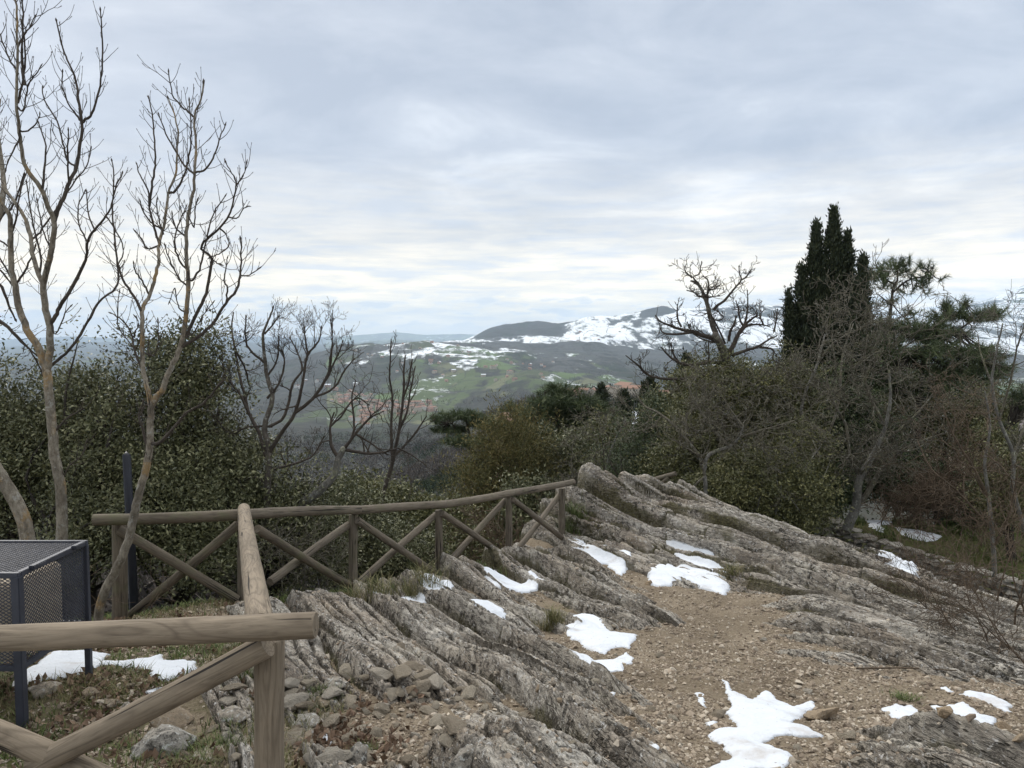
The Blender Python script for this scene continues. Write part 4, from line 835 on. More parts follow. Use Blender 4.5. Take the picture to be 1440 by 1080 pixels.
g = RS(18); l = trace(13.0, TE, g, 1.2, .3); l += twigs(l, g, .16, .15, .5, .005, knob=False, up=.8)
bare('sapling', 'thin leafless sapling standing alone against the valley', l, BK2)
# knobbly dead tree on the right: coordinates read off a 6x enlargement
def q6(L): return [(880+a/6., 350+b/6.) for a, b in L]
TF = [([(1010,620),(1017,560),(1022,520),(1020,505),(1013,485),(1005,470)],16,10),(q6([(860,960),(840,880),(800,800),(770,740),(740,660),(720,600),(700,520),(680,440),(660,400),(640,340),(600,290),(550,270)]),11,3),(q6([(620,300),(570,240),(620,210),(630,160),(640,110)]),3,1.2),(q6([(560,245),(520,210),(500,180),(510,130)]),2.6,1),
 (q6([(690,450),(690,370),(700,320),(690,260),(650,230)]),4,1.5),(q6([(700,350),(740,340),(790,310)]),3,1.3),(q6([(690,400),(620,400),(580,370),(520,350)]),4,1.4),(q6([(700,410),(750,400),(790,395)]),2.6,1.2),
 (q6([(740,520),(770,480),(830,440),(880,380),(930,320),(975,260),(960,210),(955,150)]),5,1.4),(q6([(975,260),(1020,235),(1040,190)]),3,1.2),(q6([(800,800),(740,760),(650,730),(560,700),(470,680),(380,650),(290,610),(250,560)]),9,2),(q6([(560,700),(440,720),(320,710),(290,660)]),5,1.6),(q6([(470,660),(440,600),(435,520),(435,470)]),3.5,1.4),
 (q6([(740,600),(800,600),(820,570),(770,520)]),3,1.5),(q6([(860,900),(900,830),(940,740),(990,660),(1050,600),(1110,560)]),9,2.5),(q6([(960,710),(1020,650),(1080,640),(1150,640),(1220,660)]),5,1.6),(q6([(1000,650),(1020,560),(1030,480),(1025,350)]),4,1.3),(q6([(870,780),(880,700),(920,620),(930,560)]),5,1.8),(q6([(900,900),(1000,860),(1100,830),(1200,770),(1280,730)]),6,1.6),(q6([(1130,830),(1220,840),(1250,870),(1240,930),(1300,970)]),4,1.5),
 (q6([(990,650),(960,580),(950,500),(930,440)]),3.5,1.3),(q6([(840,800),(720,560),(650,560)]),3,1.4),(q6([(800,800),(640,760),(560,700),(520,620)]),3,1.3),(q6([(860,960),(700,960),(560,980),(450,960),(360,900),(300,830)]),7,2),(q6([(700,960),(700,860),(700,780)]),3,1.3),(q6([(450,960),(400,880),(380,800)]),3,1.3),(q6([(850,1020),(600,1080),(400,1100),(200,1070),(100,980),(0,900)]),6,1.6),(q6([(200,1070),(130,1000),(120,930)]),3,1.3),(q6([(1160,640),(1130,560),(1140,520)]),3,1.2),(q6([(1250,700),(1270,600),(1280,510)]),3,1.2)]
g = RS(19); l = trace(17.5, TF, g, .95, .35)
for P_, R_, lv in list(l)[1:]:
    for k in range(5):
        i = g.randint(max(1, len(P_)//4), len(P_)-1); o_ = []; grow(P_[i], nrm(P_[i+1]-P_[i])*.6+g.normal(size=3)*.8+np.array([0, 0, .1]), .4*g.uniform(.3, 1), min(R_[i]*.6, .02), 0, dict(n=[3, 2, 0], lr=.6, ang=48, wig=.26, up=.14, maxlev=2, seg=[6, 5, 3]), o_, g); l += [(a, np.maximum(b*.8, .0048), 1) for a, b, c in o_]
l += twigs(l[:len(TF)], g, .16, .1, .4, .0055, minr=.06, up=.35)
l[0] = (l[0][0], l[0][1], 0)
bare('dead_tree', 'knobbly dead looking tree with stubby crooked limbs left of the dark cypress', l, BK7, twig=BK2)
# ------------------------------------------------------------------ evergreen crowns
LF1 = m_leaf('holm_oak_leaf', (.036,.041,.018), (.092,.098,.042), (.24,.23,.12), .5, .4)
LF2 = m_leaf('ivy_olive_leaf', (.040,.045,.018), (.095,.098,.036), (.22,.205,.08), .5, .4)
LF3 = m_leaf('cypress_leaf', (.014,.020,.013), (.030,.039,.021), (.068,.076,.036), .7, .2)
LF4 = m_leaf('golden_conifer', (.048,.055,.022), (.110,.102,.038), (.215,.165,.065), .7, .2)
LF5 = m_leaf('pine_needle', (.026,.038,.018), (.062,.084,.036), (.13,.155,.065), .6, .3)
LF6 = m_leaf('dark_yew', (.022,.034,.017), (.050,.070,.030), (.12,.138,.055), .6, .3)
def gp(px, py, D, dz=0): p = at(px, py, D); return (p[0], p[1], float(base(p[0], p[1])) if D < 25 else p[2])
OAK = [('dense dark evergreen oak at the left edge behind the mesh cage', [E(15,660,9.6,85,130),E(60,612,9.6,60,85),E(-40,620,9.6,80,115)], (20,760,9.6), 1),
 ('evergreen oak behind the two tall bare trees', [E(150,655,9.2,85,125),E(125,560,9.4,45,55),E(170,730,8.8,90,70)], (150,800,9.2), 2),
 ('evergreen oak with the highest leafy top behind the leaning tree', [E(255,600,9.6,70,110),E(240,505,9.6,34,42),E(285,520,9.6,30,50),E(250,720,9.0,80,80)], (250,810,9.6), 3),
 ('low leafy evergreen bush behind the fence corner', [E(370,730,9.6,85,90),E(330,660,9.9,55,85),E(430,760,9.8,70,65),E(300,780,8.6,55,50)], (370,820,9.6), 4),
 ('round evergreen bush below the X braces, right of the fence corner', [E(505,765,11.2,75,55),E(475,715,11.4,45,45),E(560,790,11.6,60,45)], (500,850,11.2), 5)]
for lab, el, bp, sd in OAK:
    nn = sum(e[3]*e[5] for e in el); evergreen('evergreen_oak', lab, el, int(400*nn**.9)+120, 60, .25, .050, LF1, BK5, 40+sd, gp(*bp), group='evergreen oaks on the left slope', shell=.3, lump=.48, branches=60)
evergreen('evergreen_bush', 'olive green bush rising over the rail of the X braced fence', [E(545,715,14,60,40),E(590,745,14,55,45),E(500,700,14,40,35)], 420, 40, .26, .07, LF2, BK5, 60, gp(560,800,14), cat='bush', shell=.3)
evergreen('evergreen_bush', 'olive green ground hugging bush in the dip before the golden conifer', [E(620,735,16,50,40),E(650,770,15.5,50,35)], 300, 40, .28, .07, LF2, BK5, 61, gp(630,800,16), cat='bush', shell=.3)
# golden brown conifer with a flat pine top behind it
evergreen('golden_conifer', 'golden brown feathery conifer in the middle of the slope', [E(695,690,26,66,88),E(672,740,25,52,60),E(715,620,26,42,48),E(745,650,27,35,70)], 900, 46, .50, .15, LF4, BK5, 62, at(690,800,26), cat='conifer', asp=.16, up=.8, lump=.34, shell=.25, branches=90)
def pine(name, label, D, trunk, limbs, pads, tufts, nl, seed, mat=LF5, bark=BK5, cat='pine tree', nn=34, group=None, w=.006):
    """pads: foliage pads as (px,py,rx,ry) in pixels at depth D"""
    r = RS(seed); ln = trace(D, [(trunk, *limbs[0])]+limbs[1:], r, 1., .25); Cs = []; Ds = []
    area = np.array([p[2]*p[3] for p in pads], float); cnt = np.maximum(1, (tufts*area/area.sum()).astype(int)); ext = []
    pts = np.concatenate([a[2:] for a, b, c in ln])
    for p, m in zip(pads, cnt):
        dp = r.normal()*.5*p[2]*D/F
        c = at(p[0], p[1], D)+np.array([0, dp, 0]); rx, rz = p[2]*D/F, p[3]*D/F
        for k in range(m):
            d = r.normal(size=3); d /= np.linalg.norm(d); q = c+d*(r.rand()**.4)*np.array([rx, rx*.9, rz]); Cs.append(q)
            a = nrm(q-(c-np.array([0, 0, rz*1.2]))); Ds.append(a)
            if r.rand() < .5:
                j = np.argmin(((pts-q)**2).sum(1)); s_ = pts[j]; mid = (s_+q)/2+np.array([0, 0, -.08])*np.linalg.norm(q-s_)+r.normal(size=3)*.05; t_ = smoothline([s_, mid, q], 3); ext.append((t_, np.linspace(.022, .008, len(t_)), 1))
    V, T, t = needles(np.array(Cs), np.array(Ds), nn, nl, w, r)
    root = bare(name, label, ln+ext, bark, cat=cat, group=group); o = mk('crown' , V, T, mat, {'tint': t}, smooth=False); o.name = 'needles'; setpar(o, root); return root
pine('pine_tree', 'flat topped pale green pine behind the golden conifer', 30, [(672,700),(668,650),(660,610),(655,590)], [(5,2),([(665,640),(640,600),(630,595)],3,1.5),([(665,620),(690,598)],3,1.5)], [(648,584,30,5),(622,592,16,4),(682,596,28,5),(630,606,24,4),(705,604,22,5),(655,618,30,5),(720,615,14,5)], 330, .26, 71, nn=44, w=.011)
pine('pine_tree', 'broad layered dark green pine crowning the middle of the tree line', 34, [(790,720),(788,650),(786,600),(784,560)], [(9,3),([(787,620),(750,590),(725,580)],4,1.5),([(787,600),(830,590),(860,588)],4,1.5),([(786,590),(770,565),(765,552)],3,1.5)],
 [(790,552,26,8),(770,565,28,9),(815,568,30,9),(752,582,30,8),(835,588,32,10),(790,590,60,16),(740,605,40,14),(835,615,45,18),(770,625,60,20),(718,575,14,5),(790,650,60,24),(845,578,18,7)], 1500, .38, 72, nn=44, w=.012)
pine('pine_tree', 'small round headed pine right of the cypress against the sky', 26, [(1252,560),(1253,500),(1251,460),(1253,430),(1256,405),(1262,395)], [(6,3),([(1255,412),(1275,395),(1300,388),(1312,375)],3,1.3),([(1254,430),(1240,418),(1232,412)],2.2,1),([(1258,400),(1240,390),(1228,382)],3,1.2),([(1262,395),(1262,375)],2.5,1.2),([(1253,425),(1265,440),(1275,450)],2,1)],
 [(1262,375,22,12),(1238,386,18,14),(1285,378,18,12),(1308,378,14,8),(1300,395,20,11),(1250,398,24,9),(1228,390,10,12),(1285,405,20,8),(1303,411,8,5),(1250,425,20,6),(1275,440,25,5)], 130, .24, 73, nn=44, w=.0085)
pine('pine_tree', 'spreading pine with brown cones reaching toward the snowy peak', 22, [(1290,640),(1292,560),(1300,500),(1310,470)], [(8,4),([(1300,500),(1340,470),(1370,450),(1400,440)],4,1.5),([(1296,520),(1260,480),(1230,460)],4,1.5),([(1300,500),(1330,510),(1370,500)],4,1.5),([(1305,480),(1330,445)],3,1.5)],
 [(1330,445,26,10),(1370,445,26,9),(1395,442,14,8),(1290,465,45,16),(1240,460,35,14),(1340,470,45,14),(1225,490,30,18),(1310,495,60,14),(1265,505,40,16),(1380,500,40,8),(1330,525,55,10),(1400,520,35,10),(1230,530,30,22),(1290,550,45,12),(1335,430,8,9),(1358,428,8,6)], 1300, .22, 74, nn=34, w=.0075)
pine('conifer', 'dark drooping conifer at the right edge beyond the twiggy shrubs', 19, [(1425,790),(1422,700),(1420,600)], [(9,3),([(1422,700),(1390,690)],3,1.5)], [(1425,620,25,18),(1430,660,35,24),(1415,700,35,24),(1430,750,38,24),(1440,560,20,16)], 700, .17, 75, LF6, nn=40, w=.006, cat='conifer')
evergreen('evergreen_tree', 'dark green yew like tree directly behind the top of the ridge', [E(905,640,19,50,62),E(945,690,18.5,48,40),E(870,690,19.5,36,40),E(925,590,19.5,22,40)], 700, 44, .30, .085, LF6, BK5, 63, gp(910,760,19), asp=.22, up=.3, shell=.3, lump=.3)
MIX = [('dark evergreen oak right of the golden conifer', [E(800,670,28,55,62),E(770,710,27,50,50)], LF1, 64),('olive toned evergreen oak under the layered pine', [E(850,630,30,50,42),E(845,690,27,46,50)], LF2, 65),('rounded evergreen oak behind the end post of the fence', [E(745,720,24,40,48),E(812,735,23,50,40)], LF1, 66)]
for lab, el, lf, sd in MIX: evergreen('evergreen_oak', lab, el, 560, 44, .46, .12, lf, BK5, sd, at(el[0][0]/el[0][1]*F+720, 800, el[0][1]), shell=.3, lump=.36, group='evergreen oaks on the middle slope')
IVY = [('ivy clad olive green tree under the knobbly dead tree', [E(1010,600,18,75,85),E(1050,560,18.5,45,55),E(965,640,17.5,55,60),E(1015,535,17.3,45,42),E(1060,545,17.2,40,35)], 67, (1010,760,18)),
 ('leafy olive green thicket just behind the long ridge', [E(1060,690,15.5,75,60),E(1000,710,15.5,60,45),E(1120,700,15.5,55,60),E(1130,640,16.5,45,50)], 68, (1060,780,15.5))]
for lab, el, sd, bp in IVY: evergreen('ivy_tree', lab, el, 1050, 46, .27, .062, LF2, BK3, sd, gp(*bp), shell=.3, lump=.3, branches=90, group='ivy green trees behind the ridge')
evergreen('evergreen_tree', 'shaded evergreen mass at the foot of the cypress', [E(1180,600,21,60,80),E(1240,650,20.5,50,60),E(1160,690,18.5,45,50)], 800, 44, .34, .085, LF6, BK5, 69, gp(1180,760,20), shell=.3, lump=.3)
evergreen('evergreen_bush', 'dark green bush behind the grass terrace on the right', [E(1300,680,21,60,40),E(1380,720,20,50,40)], 500, 44, .30, .08, LF6, BK5, 76, gp(1320,740,20), shell=.3, lump=.4, cat='bush')
evergreen('evergreen_bush', 'olive bush at the right edge under the drooping conifer', [E(1425,690,16,45,50),E(1400,640,18,30,40)], 420, 44, .26, .07, LF2, BK5, 77, gp(1425,800,16), shell=.3, lump=.4, cat='bush')
for lab, el, lf, sd, D_ in [('olive evergreen filling the gap between pines and thicket on the right', [E(1330,600,23,60,40),E(1270,580,23,50,35),E(1390,590,23,45,35)], LF2, 120, 23),('dark evergreen under the spreading pine', [E(1290,535,26,60,35),E(1240,560,26,40,40),E(1360,545,27,45,26)], LF6, 121, 26),('green grey evergreen right of the yew, below the dead tree', [E(980,560,21,40,40),E(940,600,21,35,35)], LF2, 122, 21),('dense olive evergreen left of the cypress foot', [E(1100,570,19.5,50,60),E(1075,620,18,45,50)], LF2, 123, 19.5)]:
    evergreen('evergreen_tree', lab, el, 560, 44, .36, .09, lf, BK5, sd, at(el[0][0]/el[0][1]*F+720, 760, D_), shell=.3, lump=.4, group='background evergreens on the right')
def cypress(label, D, spires, n, seed, s=.13, group=None, base_pt=None, name='cypress'):
    r = RS(seed); Cs = []; A = []; wt = np.array([(b-t)*hw for x0, t, x1, b, hw in spires], float); wt /= wt.sum()
    for (x0, t, x1, b, hw), w_ in zip(spires, wt):
        m = int(n*w_); f = r.rand(m)**.8; prof = np.clip(np.minimum(f*2.6+.04, 1)*(1-.35*np.clip(f-.6, 0, 1)), 0, 1)
        th = r.uniform(0, 2*PI, m); rad = hw*prof*(.55+.45*r.rand(m)**.5)*(1+.75*fbm(th*1.3+seed, f*11, 3, seed, .65)); px = x0+(x1-x0)*f; py = t+(b-t)*f
        c = np.array([at(a, b_, D) for a, b_ in zip(px, py)]); c[:,0] += np.cos(th)*rad*D/F; c[:,1] += np.sin(th)*rad*D/F; Cs.append(c)
        A.append(np.stack([np.cos(th)*.28, np.sin(th)*.28, np.ones(m)], -1))
    C = np.concatenate(Cs); A = np.concatenate(A); k = 9; N = len(C)*k
    c = np.repeat(C, k, 0)+r.normal(size=(N, 3))*s*.42*(1, 1, 1.3); d = np.repeat(A, k, 0)+r.normal(size=(N, 3))*.42; d /= np.linalg.norm(d, axis=1)[:,None]
    sd = np.cross(d, r.normal(size=(N, 3))); sd /= np.linalg.norm(sd, axis=1)[:,None]; L = s*(.7+.8*r.rand(N, 1)); w = L*.16
    V = np.stack([c, c+d*L*.4+sd*w, c+d*L, c+d*L*.4-sd*w], 1).reshape(-1, 3); i = np.arange(N)[:,None]*4; T = np.concatenate([i+[0,1,2], i+[0,2,3]], 1).reshape(-1, 3)
    t = np.repeat(np.clip(np.repeat(r.rand(len(C)), k)*.5+r.rand(N)*.5, 0, 1), 4); bp = base_pt if base_pt is not None else at(spires[0][2], spires[0][3], D)
    o = thing(name, tuple(bp), label, 'cypress', group); ln = []
    for (x0, t_, x1, b, hw) in spires: q = smoothline([at(x1, b, D), at((x0+x1)/2, (t_+b)/2, D), at(x0, t_+8, D)], 5); ln.append((q, np.linspace(hw*.12, 1, len(q))*D/F))
    tubeobj('trunk', ln, BK5, o, 7); cr = mk('crown', V, T, LF3, {'tint': t}, smooth=False); setpar(cr, o); return o
cypress('tall dark many topped cypress towering above the right side trees', 22.5, [(1173,294,1162,640,20),(1148,314,1144,640,17),(1193,328,1180,520,13),(1126,374,1130,660,13),(1109,410,1114,660,9),(1160,385,1158,700,42)], 14000, 81, .11)
cypress('slimmer cypress top just right of the tall cypress', 21.5, [(1214,360,1209,600,12),(1205,395,1202,560,7),(1203,480,1198,690,20)], 3600, 82, .11)
cypress('tiny far cypress standing alone above the tree line', 70, [(846,543,846,590,6)], 420, 83, .30, 'small dark cypresses far behind the ridge')
cypress('far cypress half hidden by bare twigs, right of the lone one', 62, [(877,552,877,600,8)], 420, 84, .30, 'small dark cypresses far behind the ridge')
cypress('dark pointed cypress behind the dead tree twigs', 34, [(965,503,965,600,12),(914,535,914,600,13)], 1300, 85, .18, 'small dark cypresses far behind the ridge')
# ------------------------------------------------------------------ twiggy leafless growth
def thicket(name, label, stems, mat, seed, L, pr, r0, cat='shrub', group=None, tm=None, minr=.0):
    g = RS(seed); out = []
    for (px, py, D, lx) in stems:
        p = np.array(gp(px, py, D)) if D < 25 else at(px, py, D); p = p-(0, 0, .08)
        grow(p, np.array([lx+g.normal()*.25, g.normal()*.3, 1.]), L*g.uniform(.7, 1.15), r0*g.uniform(.7, 1.1), 0, pr, out, g)
    out = [(a, np.maximum(b, minr), l) for a, b, l in out]
    return bare(name, label, out, mat, tmat=mat, twig=tm or mat, cat=cat, group=group)
PB = dict(n=[5, 5, 3, 0], lr=.58, ang=44, wig=.12, up=.05, maxlev=3, seg=[9, 7, 5, 4], t0=.2)
PC = dict(n=[8, 6, 4, 0], lr=.62, ang=52, wig=.20, up=-.01, maxlev=3, seg=[9, 8, 6, 4], t0=.12)
# pale twisted lichened trees
def lichened(label, D, lines, seed, mat=BK6, k=6, L=1.3, minr=.0075):
    minr *= .7; k = int(k*.8)+1; g = RS(seed); l = trace(D, lines, g, .95, .5)
    for P_, R_, lv in list(l):
        for j in range(k):
            i = g.randint(max(1, len(P_)//4), len(P_)-1); o_ = []; grow(P_[i], nrm(P_[i+1]-P_[i])*.5+g.normal(size=3)*.8+np.array([0, 0, .12]), L*g.uniform(.4, 1), min(R_[i]*.6, .03), 0, dict(n=[5, 4, 2, 0], lr=.6, ang=50, wig=.22, up=.03, maxlev=3, seg=[7, 6, 4, 3]), o_, g); l += [(a, np.maximum(b, minr), 1) for a, b, c in o_]
    return bare('lichened_tree', label, l, BK3, twig=mat, group='pale lichened bare trees on the right')
lichened('pale grey forked tree trunk standing at the stone wall', 16.5, [([(1190,745),(1203,715),(1206,690),(1210,670),(1222,650),(1235,625),(1245,600),(1252,560),(1250,520)],15,3),([(1203,715),(1222,690),(1240,660),(1275,630),(1320,612),(1345,605)],9,2),([(1210,670),(1195,640),(1190,600),(1170,560),(1160,520)],6,2),([(1235,625),(1270,600),(1300,570),(1320,540)],5,1.6),([(1245,600),(1225,560),(1215,520),(1220,470)],5,1.5)], 91, k=9, L=1.6)
lichened('many branched leafless tree in front of the cypress', 17.5, [([(1150,760),(1148,700),(1140,640),(1128,600),(1130,560),(1150,510),(1160,470)],9,2),([(1140,640),(1165,610),(1180,560),(1185,500),(1200,455)],6,1.6),([(1128,600),(1100,560),(1080,520)],5,1.5),([(1148,700),(1175,670),(1200,640),(1230,610)],5,1.6),([(1150,510),(1175,480),(1215,460),(1240,450)],4,1.3)], 92, k=9, L=1.5)
lichened('pale bare limbs in the ivy green thicket behind the ridge', 15.0, [([(995,780),(993,700),(992,650),(1005,635),(1025,628),(1040,615),(1045,600)],7,3),([(993,655),(975,630),(950,600),(925,580),(905,570),(890,545)],6,2),([(1025,628),(1000,600),(975,560),(960,520)],5,1.6),([(1040,615),(1070,605),(1090,600),(1120,590)],4,1.5),([(1072,605),(1072,630),(1085,645)],3,1.3),([(1045,600),(1030,580),(1010,550)],4,1.5)], 93, k=8, L=1.2, minr=.006)
lichened('bare twiggy tree low on the slope between oaks and yew', 24, [([(830,780),(835,720),(850,670),(860,630),(880,590)],6,2),([(835,720),(870,680),(890,640)],4,1.5),([(835,720),(815,690),(800,650)],4,1.5),([(850,670),(885,640),(915,600),(920,570)],3,1.3)], 94, k=9, L=2.2, minr=.009)
lichened('bare twiggy tree at the far right edge against the snowy peak', 15, [([(1445,760),(1425,690),(1425,640),(1405,590),(1395,540),(1400,500),(1410,455)],7,2),([(1425,640),(1440,600),(1445,540)],4,1.5),([(1405,590),(1420,540),(1430,490),(1440,460)],4,1.4),([(1395,540),(1380,500),(1375,470)],3,1.3)], 95, k=6, L=1.0, minr=.0055)
lichened('brown twigged leafless tree right of the grass terrace', 14, [([(1398,830),(1397,770),(1390,700),(1385,650),(1392,600),(1385,550)],8,2),([(1397,770),(1420,720),(1432,660)],5,1.6),([(1390,700),(1370,660),(1340,610),(1325,570)],5,1.6),([(1397,745),(1345,690),(1310,660),(1290,620)],4,1.5)], 96, mat=BK4, k=8, L=1.2, minr=.0055)
thicket('twiggy_shrub', 'rusty brown leafless thicket above the grass terrace', [(1270,735,19,-.2),(1300,735,19,.2),(1330,740,18.5,0),(1350,745,18,.4),(1380,760,17,.2),(1240,730,19,-.5),(1310,730,20,-.1),(1290,735,18.6,.1)], BK4, 101, 1.7, PC, .022, minr=.007)
thicket('twiggy_shrub', 'grey brown leafless thicket left of the lone dark conifer', [(1220,700,24,0),(1260,700,24,.2),(1300,700,24,.1),(1340,700,23,0),(1380,700,22,0),(1410,720,21,0)], BK4, 102, 3.0, PC, .03, minr=.009)
PD = dict(n=[7, 5, 3, 0], lr=.60, ang=46, wig=.13, up=-.02, maxlev=3, seg=[9, 7, 5, 4], t0=.15)
thicket('twiggy_shrub', 'arching brown leafless shrub spilling over the right end of the ridge', [(1370,910,7.6,-.7),(1395,925,7.1,-.5),(1350,900,8.0,-.8),(1420,935,6.7,-.4),(1330,885,8.4,-.5),(1445,940,6.5,-.7),(1470,960,6.2,-.8)], BK4, 103, 1.15, PD, .009, minr=.0019)
thicket('twiggy_shrub', 'tall thin stemmed shrub at the right edge in front of the stone wall', [(1425,900,8.2,-.1),(1440,890,8.6,.1),(1400,870,9.4,-.3),(1460,905,8.0,-.4)], BK4, 104, 1.75, PD, .014, minr=.0024)
thicket('twiggy_shrub', 'low brown brambles along the base of the stone wall', [(1230,800,14.6,0),(1260,805,14,.3),(1290,815,13.4,0),(1320,825,12.8,-.3),(1350,830,12.4,0),(1200,790,15,0),(1380,845,11.5,.2),(1300,800,14,-.2)], BK4, 105, .7, PD, .009, minr=.004)
thicket('twiggy_shrub', 'fine grey twigs rising behind the middle of the far fence', [(690,800,14.5,0),(720,800,14.5,.2),(660,800,14.5,-.2),(740,790,15,0),(600,830,12.5,0),(560,840,12,.2)], BK4, 106, 1.5, PD, .011, minr=.005)
thicket('twiggy_shrub', 'sparse twigs and dry stems by the left fence post and leaning tree', [(150,872,6.3,-.1),(182,868,6.5,.3),(205,865,6.8,.2),(130,880,6.2,-.3),(235,860,6.9,.3)], BK4, 107, .55, dict(PD, n=[3, 2, 1, 0], wig=.1), .005, minr=.0016)
thicket('twiggy_shrub', 'tangled green brown twigs below the X brace right of the corner', [(400,838,8.3,.3),(430,838,8.6,.2),(460,838,8.9,.4),(380,842,8,.2)], BK6, 108, .8, PD, .008, minr=.003)
# grass: tufts one can tell apart, then the cover nobody could count
MG = m_leaf('grass_blade', (.055,.065,.022), (.13,.125,.05), (.27,.225,.12), .7, .2)
MG2 = m_leaf('green_grass', (.035,.055,.014), (.075,.105,.025), (.16,.175,.06), .6, .25)
def blades(X, Y, Z, L, w, r, lean=.5, cup=0.):
    n = len(X); th = r.uniform(0, 2*PI, n); d = np.stack([np.cos(th)*lean*r.rand(n), np.sin(th)*lean*r.rand(n), np.ones(n)], -1); L = L*(.5+.8*r.rand(n))
    p = np.stack([X, Y, Z], -1); s = np.stack([-np.sin(th), np.cos(th), th*0], -1)*(np.zeros(n)+w)[:,None]; m = p+d*(L*.55)[:,None]; e = p+d*(L)[:,None]+np.stack([np.cos(th), np.sin(th), -th*0-.4], -1)*(L*.35)[:,None]
    V = np.stack([p-s, p+s, m+s*.8, m-s*.8, e], 1).reshape(-1, 3); i = np.arange(n)[:,None]*5
    return V, [(i+[0,1,2,3]).astype(int), (i+[3,2,4]).astype(int)], np.repeat(r.rand(n), 5)
def tuft(px, py, D, n, rad, L, lab, sd, mat=MG):
    r = RS(sd); h = ray_hit([(px, py)], top)[0]; a, b = r.normal(size=(2, n))*rad; X, Y = h[0]+a, h[1]+b; th = np.arctan2(b, a)
    V, Fc, t = blades(X, Y, top(X, Y)-.01, L, .0016*max(1, D/6), r, .9); tag(mk('grass_tuft', V, Fc, mat, {'tint': t}, smooth=False), lab, 'grass tuft')
tuft(775,880,7.2,420,.055,.15,'dry yellowish grass tuft left of the large smooth snow patch', 1)
tuft(1027,815,9.8,360,.07,.13,'green brown grass tuft at the right end of the snow wedge', 2)
tuft(590,822,9.2,420,.12,.22,'grass clump under the fence where the snow patch lies on the slabs', 3)
tuft(520,835,8.2,420,.12,.2,'tall grass clump between fence post and left slabs', 4)
tuft(805,740,12.6,300,.10,.28,'leafy green clump at the foot of the last fence post', 5, MG2)
tuft(1270,985,4.8,260,.045,.05,'tiny green grass tuft in the dirt at lower right', 6, MG2)
tuft(340,955,4.4,420,.08,.07,'fresh green grass tuft just behind the nearest post', 7, MG2)
tuft(290,1065,3.5,420,.09,.07,'short green grass tuft at the bottom left edge', 8, MG2)
tuft(455,985,4.1,200,.05,.05,'small moss green tuft among the flat stones', 9, MG2)
tuft(510,1055,3.4,240,.04,.04,'small green weed beside the upright grey rock', 10, MG2)
def gw(X, Y, s, k, r): return (r.rand(len(X)) < grassy(X, Y)**1.3*np.clip(.35+1.6*fbm(X*1.6, Y*1.6, 3, 90), .02, 1)*(s > k-.03)) & ~on_snow(X, Y)
X, Y, Z = surf_pick(60000, 31, 2.8, 26, 1, gw, -.9, .9); r = RS(32)
V, Fc, t = blades(X, Y, Z-.005, .035+.007*Y, .0009+.0004*Y, r, .8); t = t*.6+.4*np.repeat(np.clip(.5+fbm(X*1.2, Y*1.2, 2, 91), 0, 1), 5)
tag(mk('grass', V, Fc, MG2, {'tint': t}, smooth=False), 'short green and dry grass on the terrace and by the fence', 'grass', kind='stuff')
X, Y, Z = surf_pick(9000, 35, 2.8, 9, 1, lambda X, Y, s, k, r: (X < -.5) & (s > k-.03) & (r.rand(len(X)) < np.clip(.3+1.5*fbm(X*2, Y*2, 2, 93), 0, 1)) & ~on_snow(X, Y), -.9, .1); r = RS(36)
LL = m_leaf('dead_leaf', (.085,.055,.038), (.16,.105,.07), (.28,.20,.135), .8, .2)
C = np.stack([X, Y, Z+.006], -1); V, T, t = leaves(C, 1, np.full(len(C), .004), .042, r, .6); tag(mk('leaf_litter', V, T, LL, {'tint': t}, smooth=False), 'brown dead leaves scattered on the ground by the fence', 'leaf litter', kind='stuff')
V, Fc, t = blades(*surf_pick(9000, 37, 2.8, 8, 1, lambda X, Y, s, k, r: (X < -.9) & (s > k-.03) & (r.rand(len(X)) < np.clip(.1+1.6*fbm(X*1.3, Y*1.3, 2, 94), 0, 1)) & ~on_snow(X, Y), -.9, .0), .06, .0016, RS(38), 1.2)
tag(mk('dry_stems', V, Fc, MG, {'tint': t}, smooth=False), 'dry straw coloured stems and short grass near the cage', 'dry grass', kind='stuff')
# broken twigs lying on the ground
for i, (a, b, lab) in enumerate([((1205,945),(1345,948),'long thin fallen twig across the dirt at right'),((95,1005),(185,940),'fallen stick lying in the grass beside the mesh cage'),((15,960),(40,930),'short stick standing in the snow under the mesh cage')]):
    h = ray_hit([a, ((a[0]+b[0])/2, (a[1]+b[1])/2-3), b], top); q = smoothline(h+np.array([0, 0, .02]), 6); o = mk('twig', *tubes([(q, np.linspace(.008, .004, len(q)))], 6), BK4); tag(o, lab, 'twig')
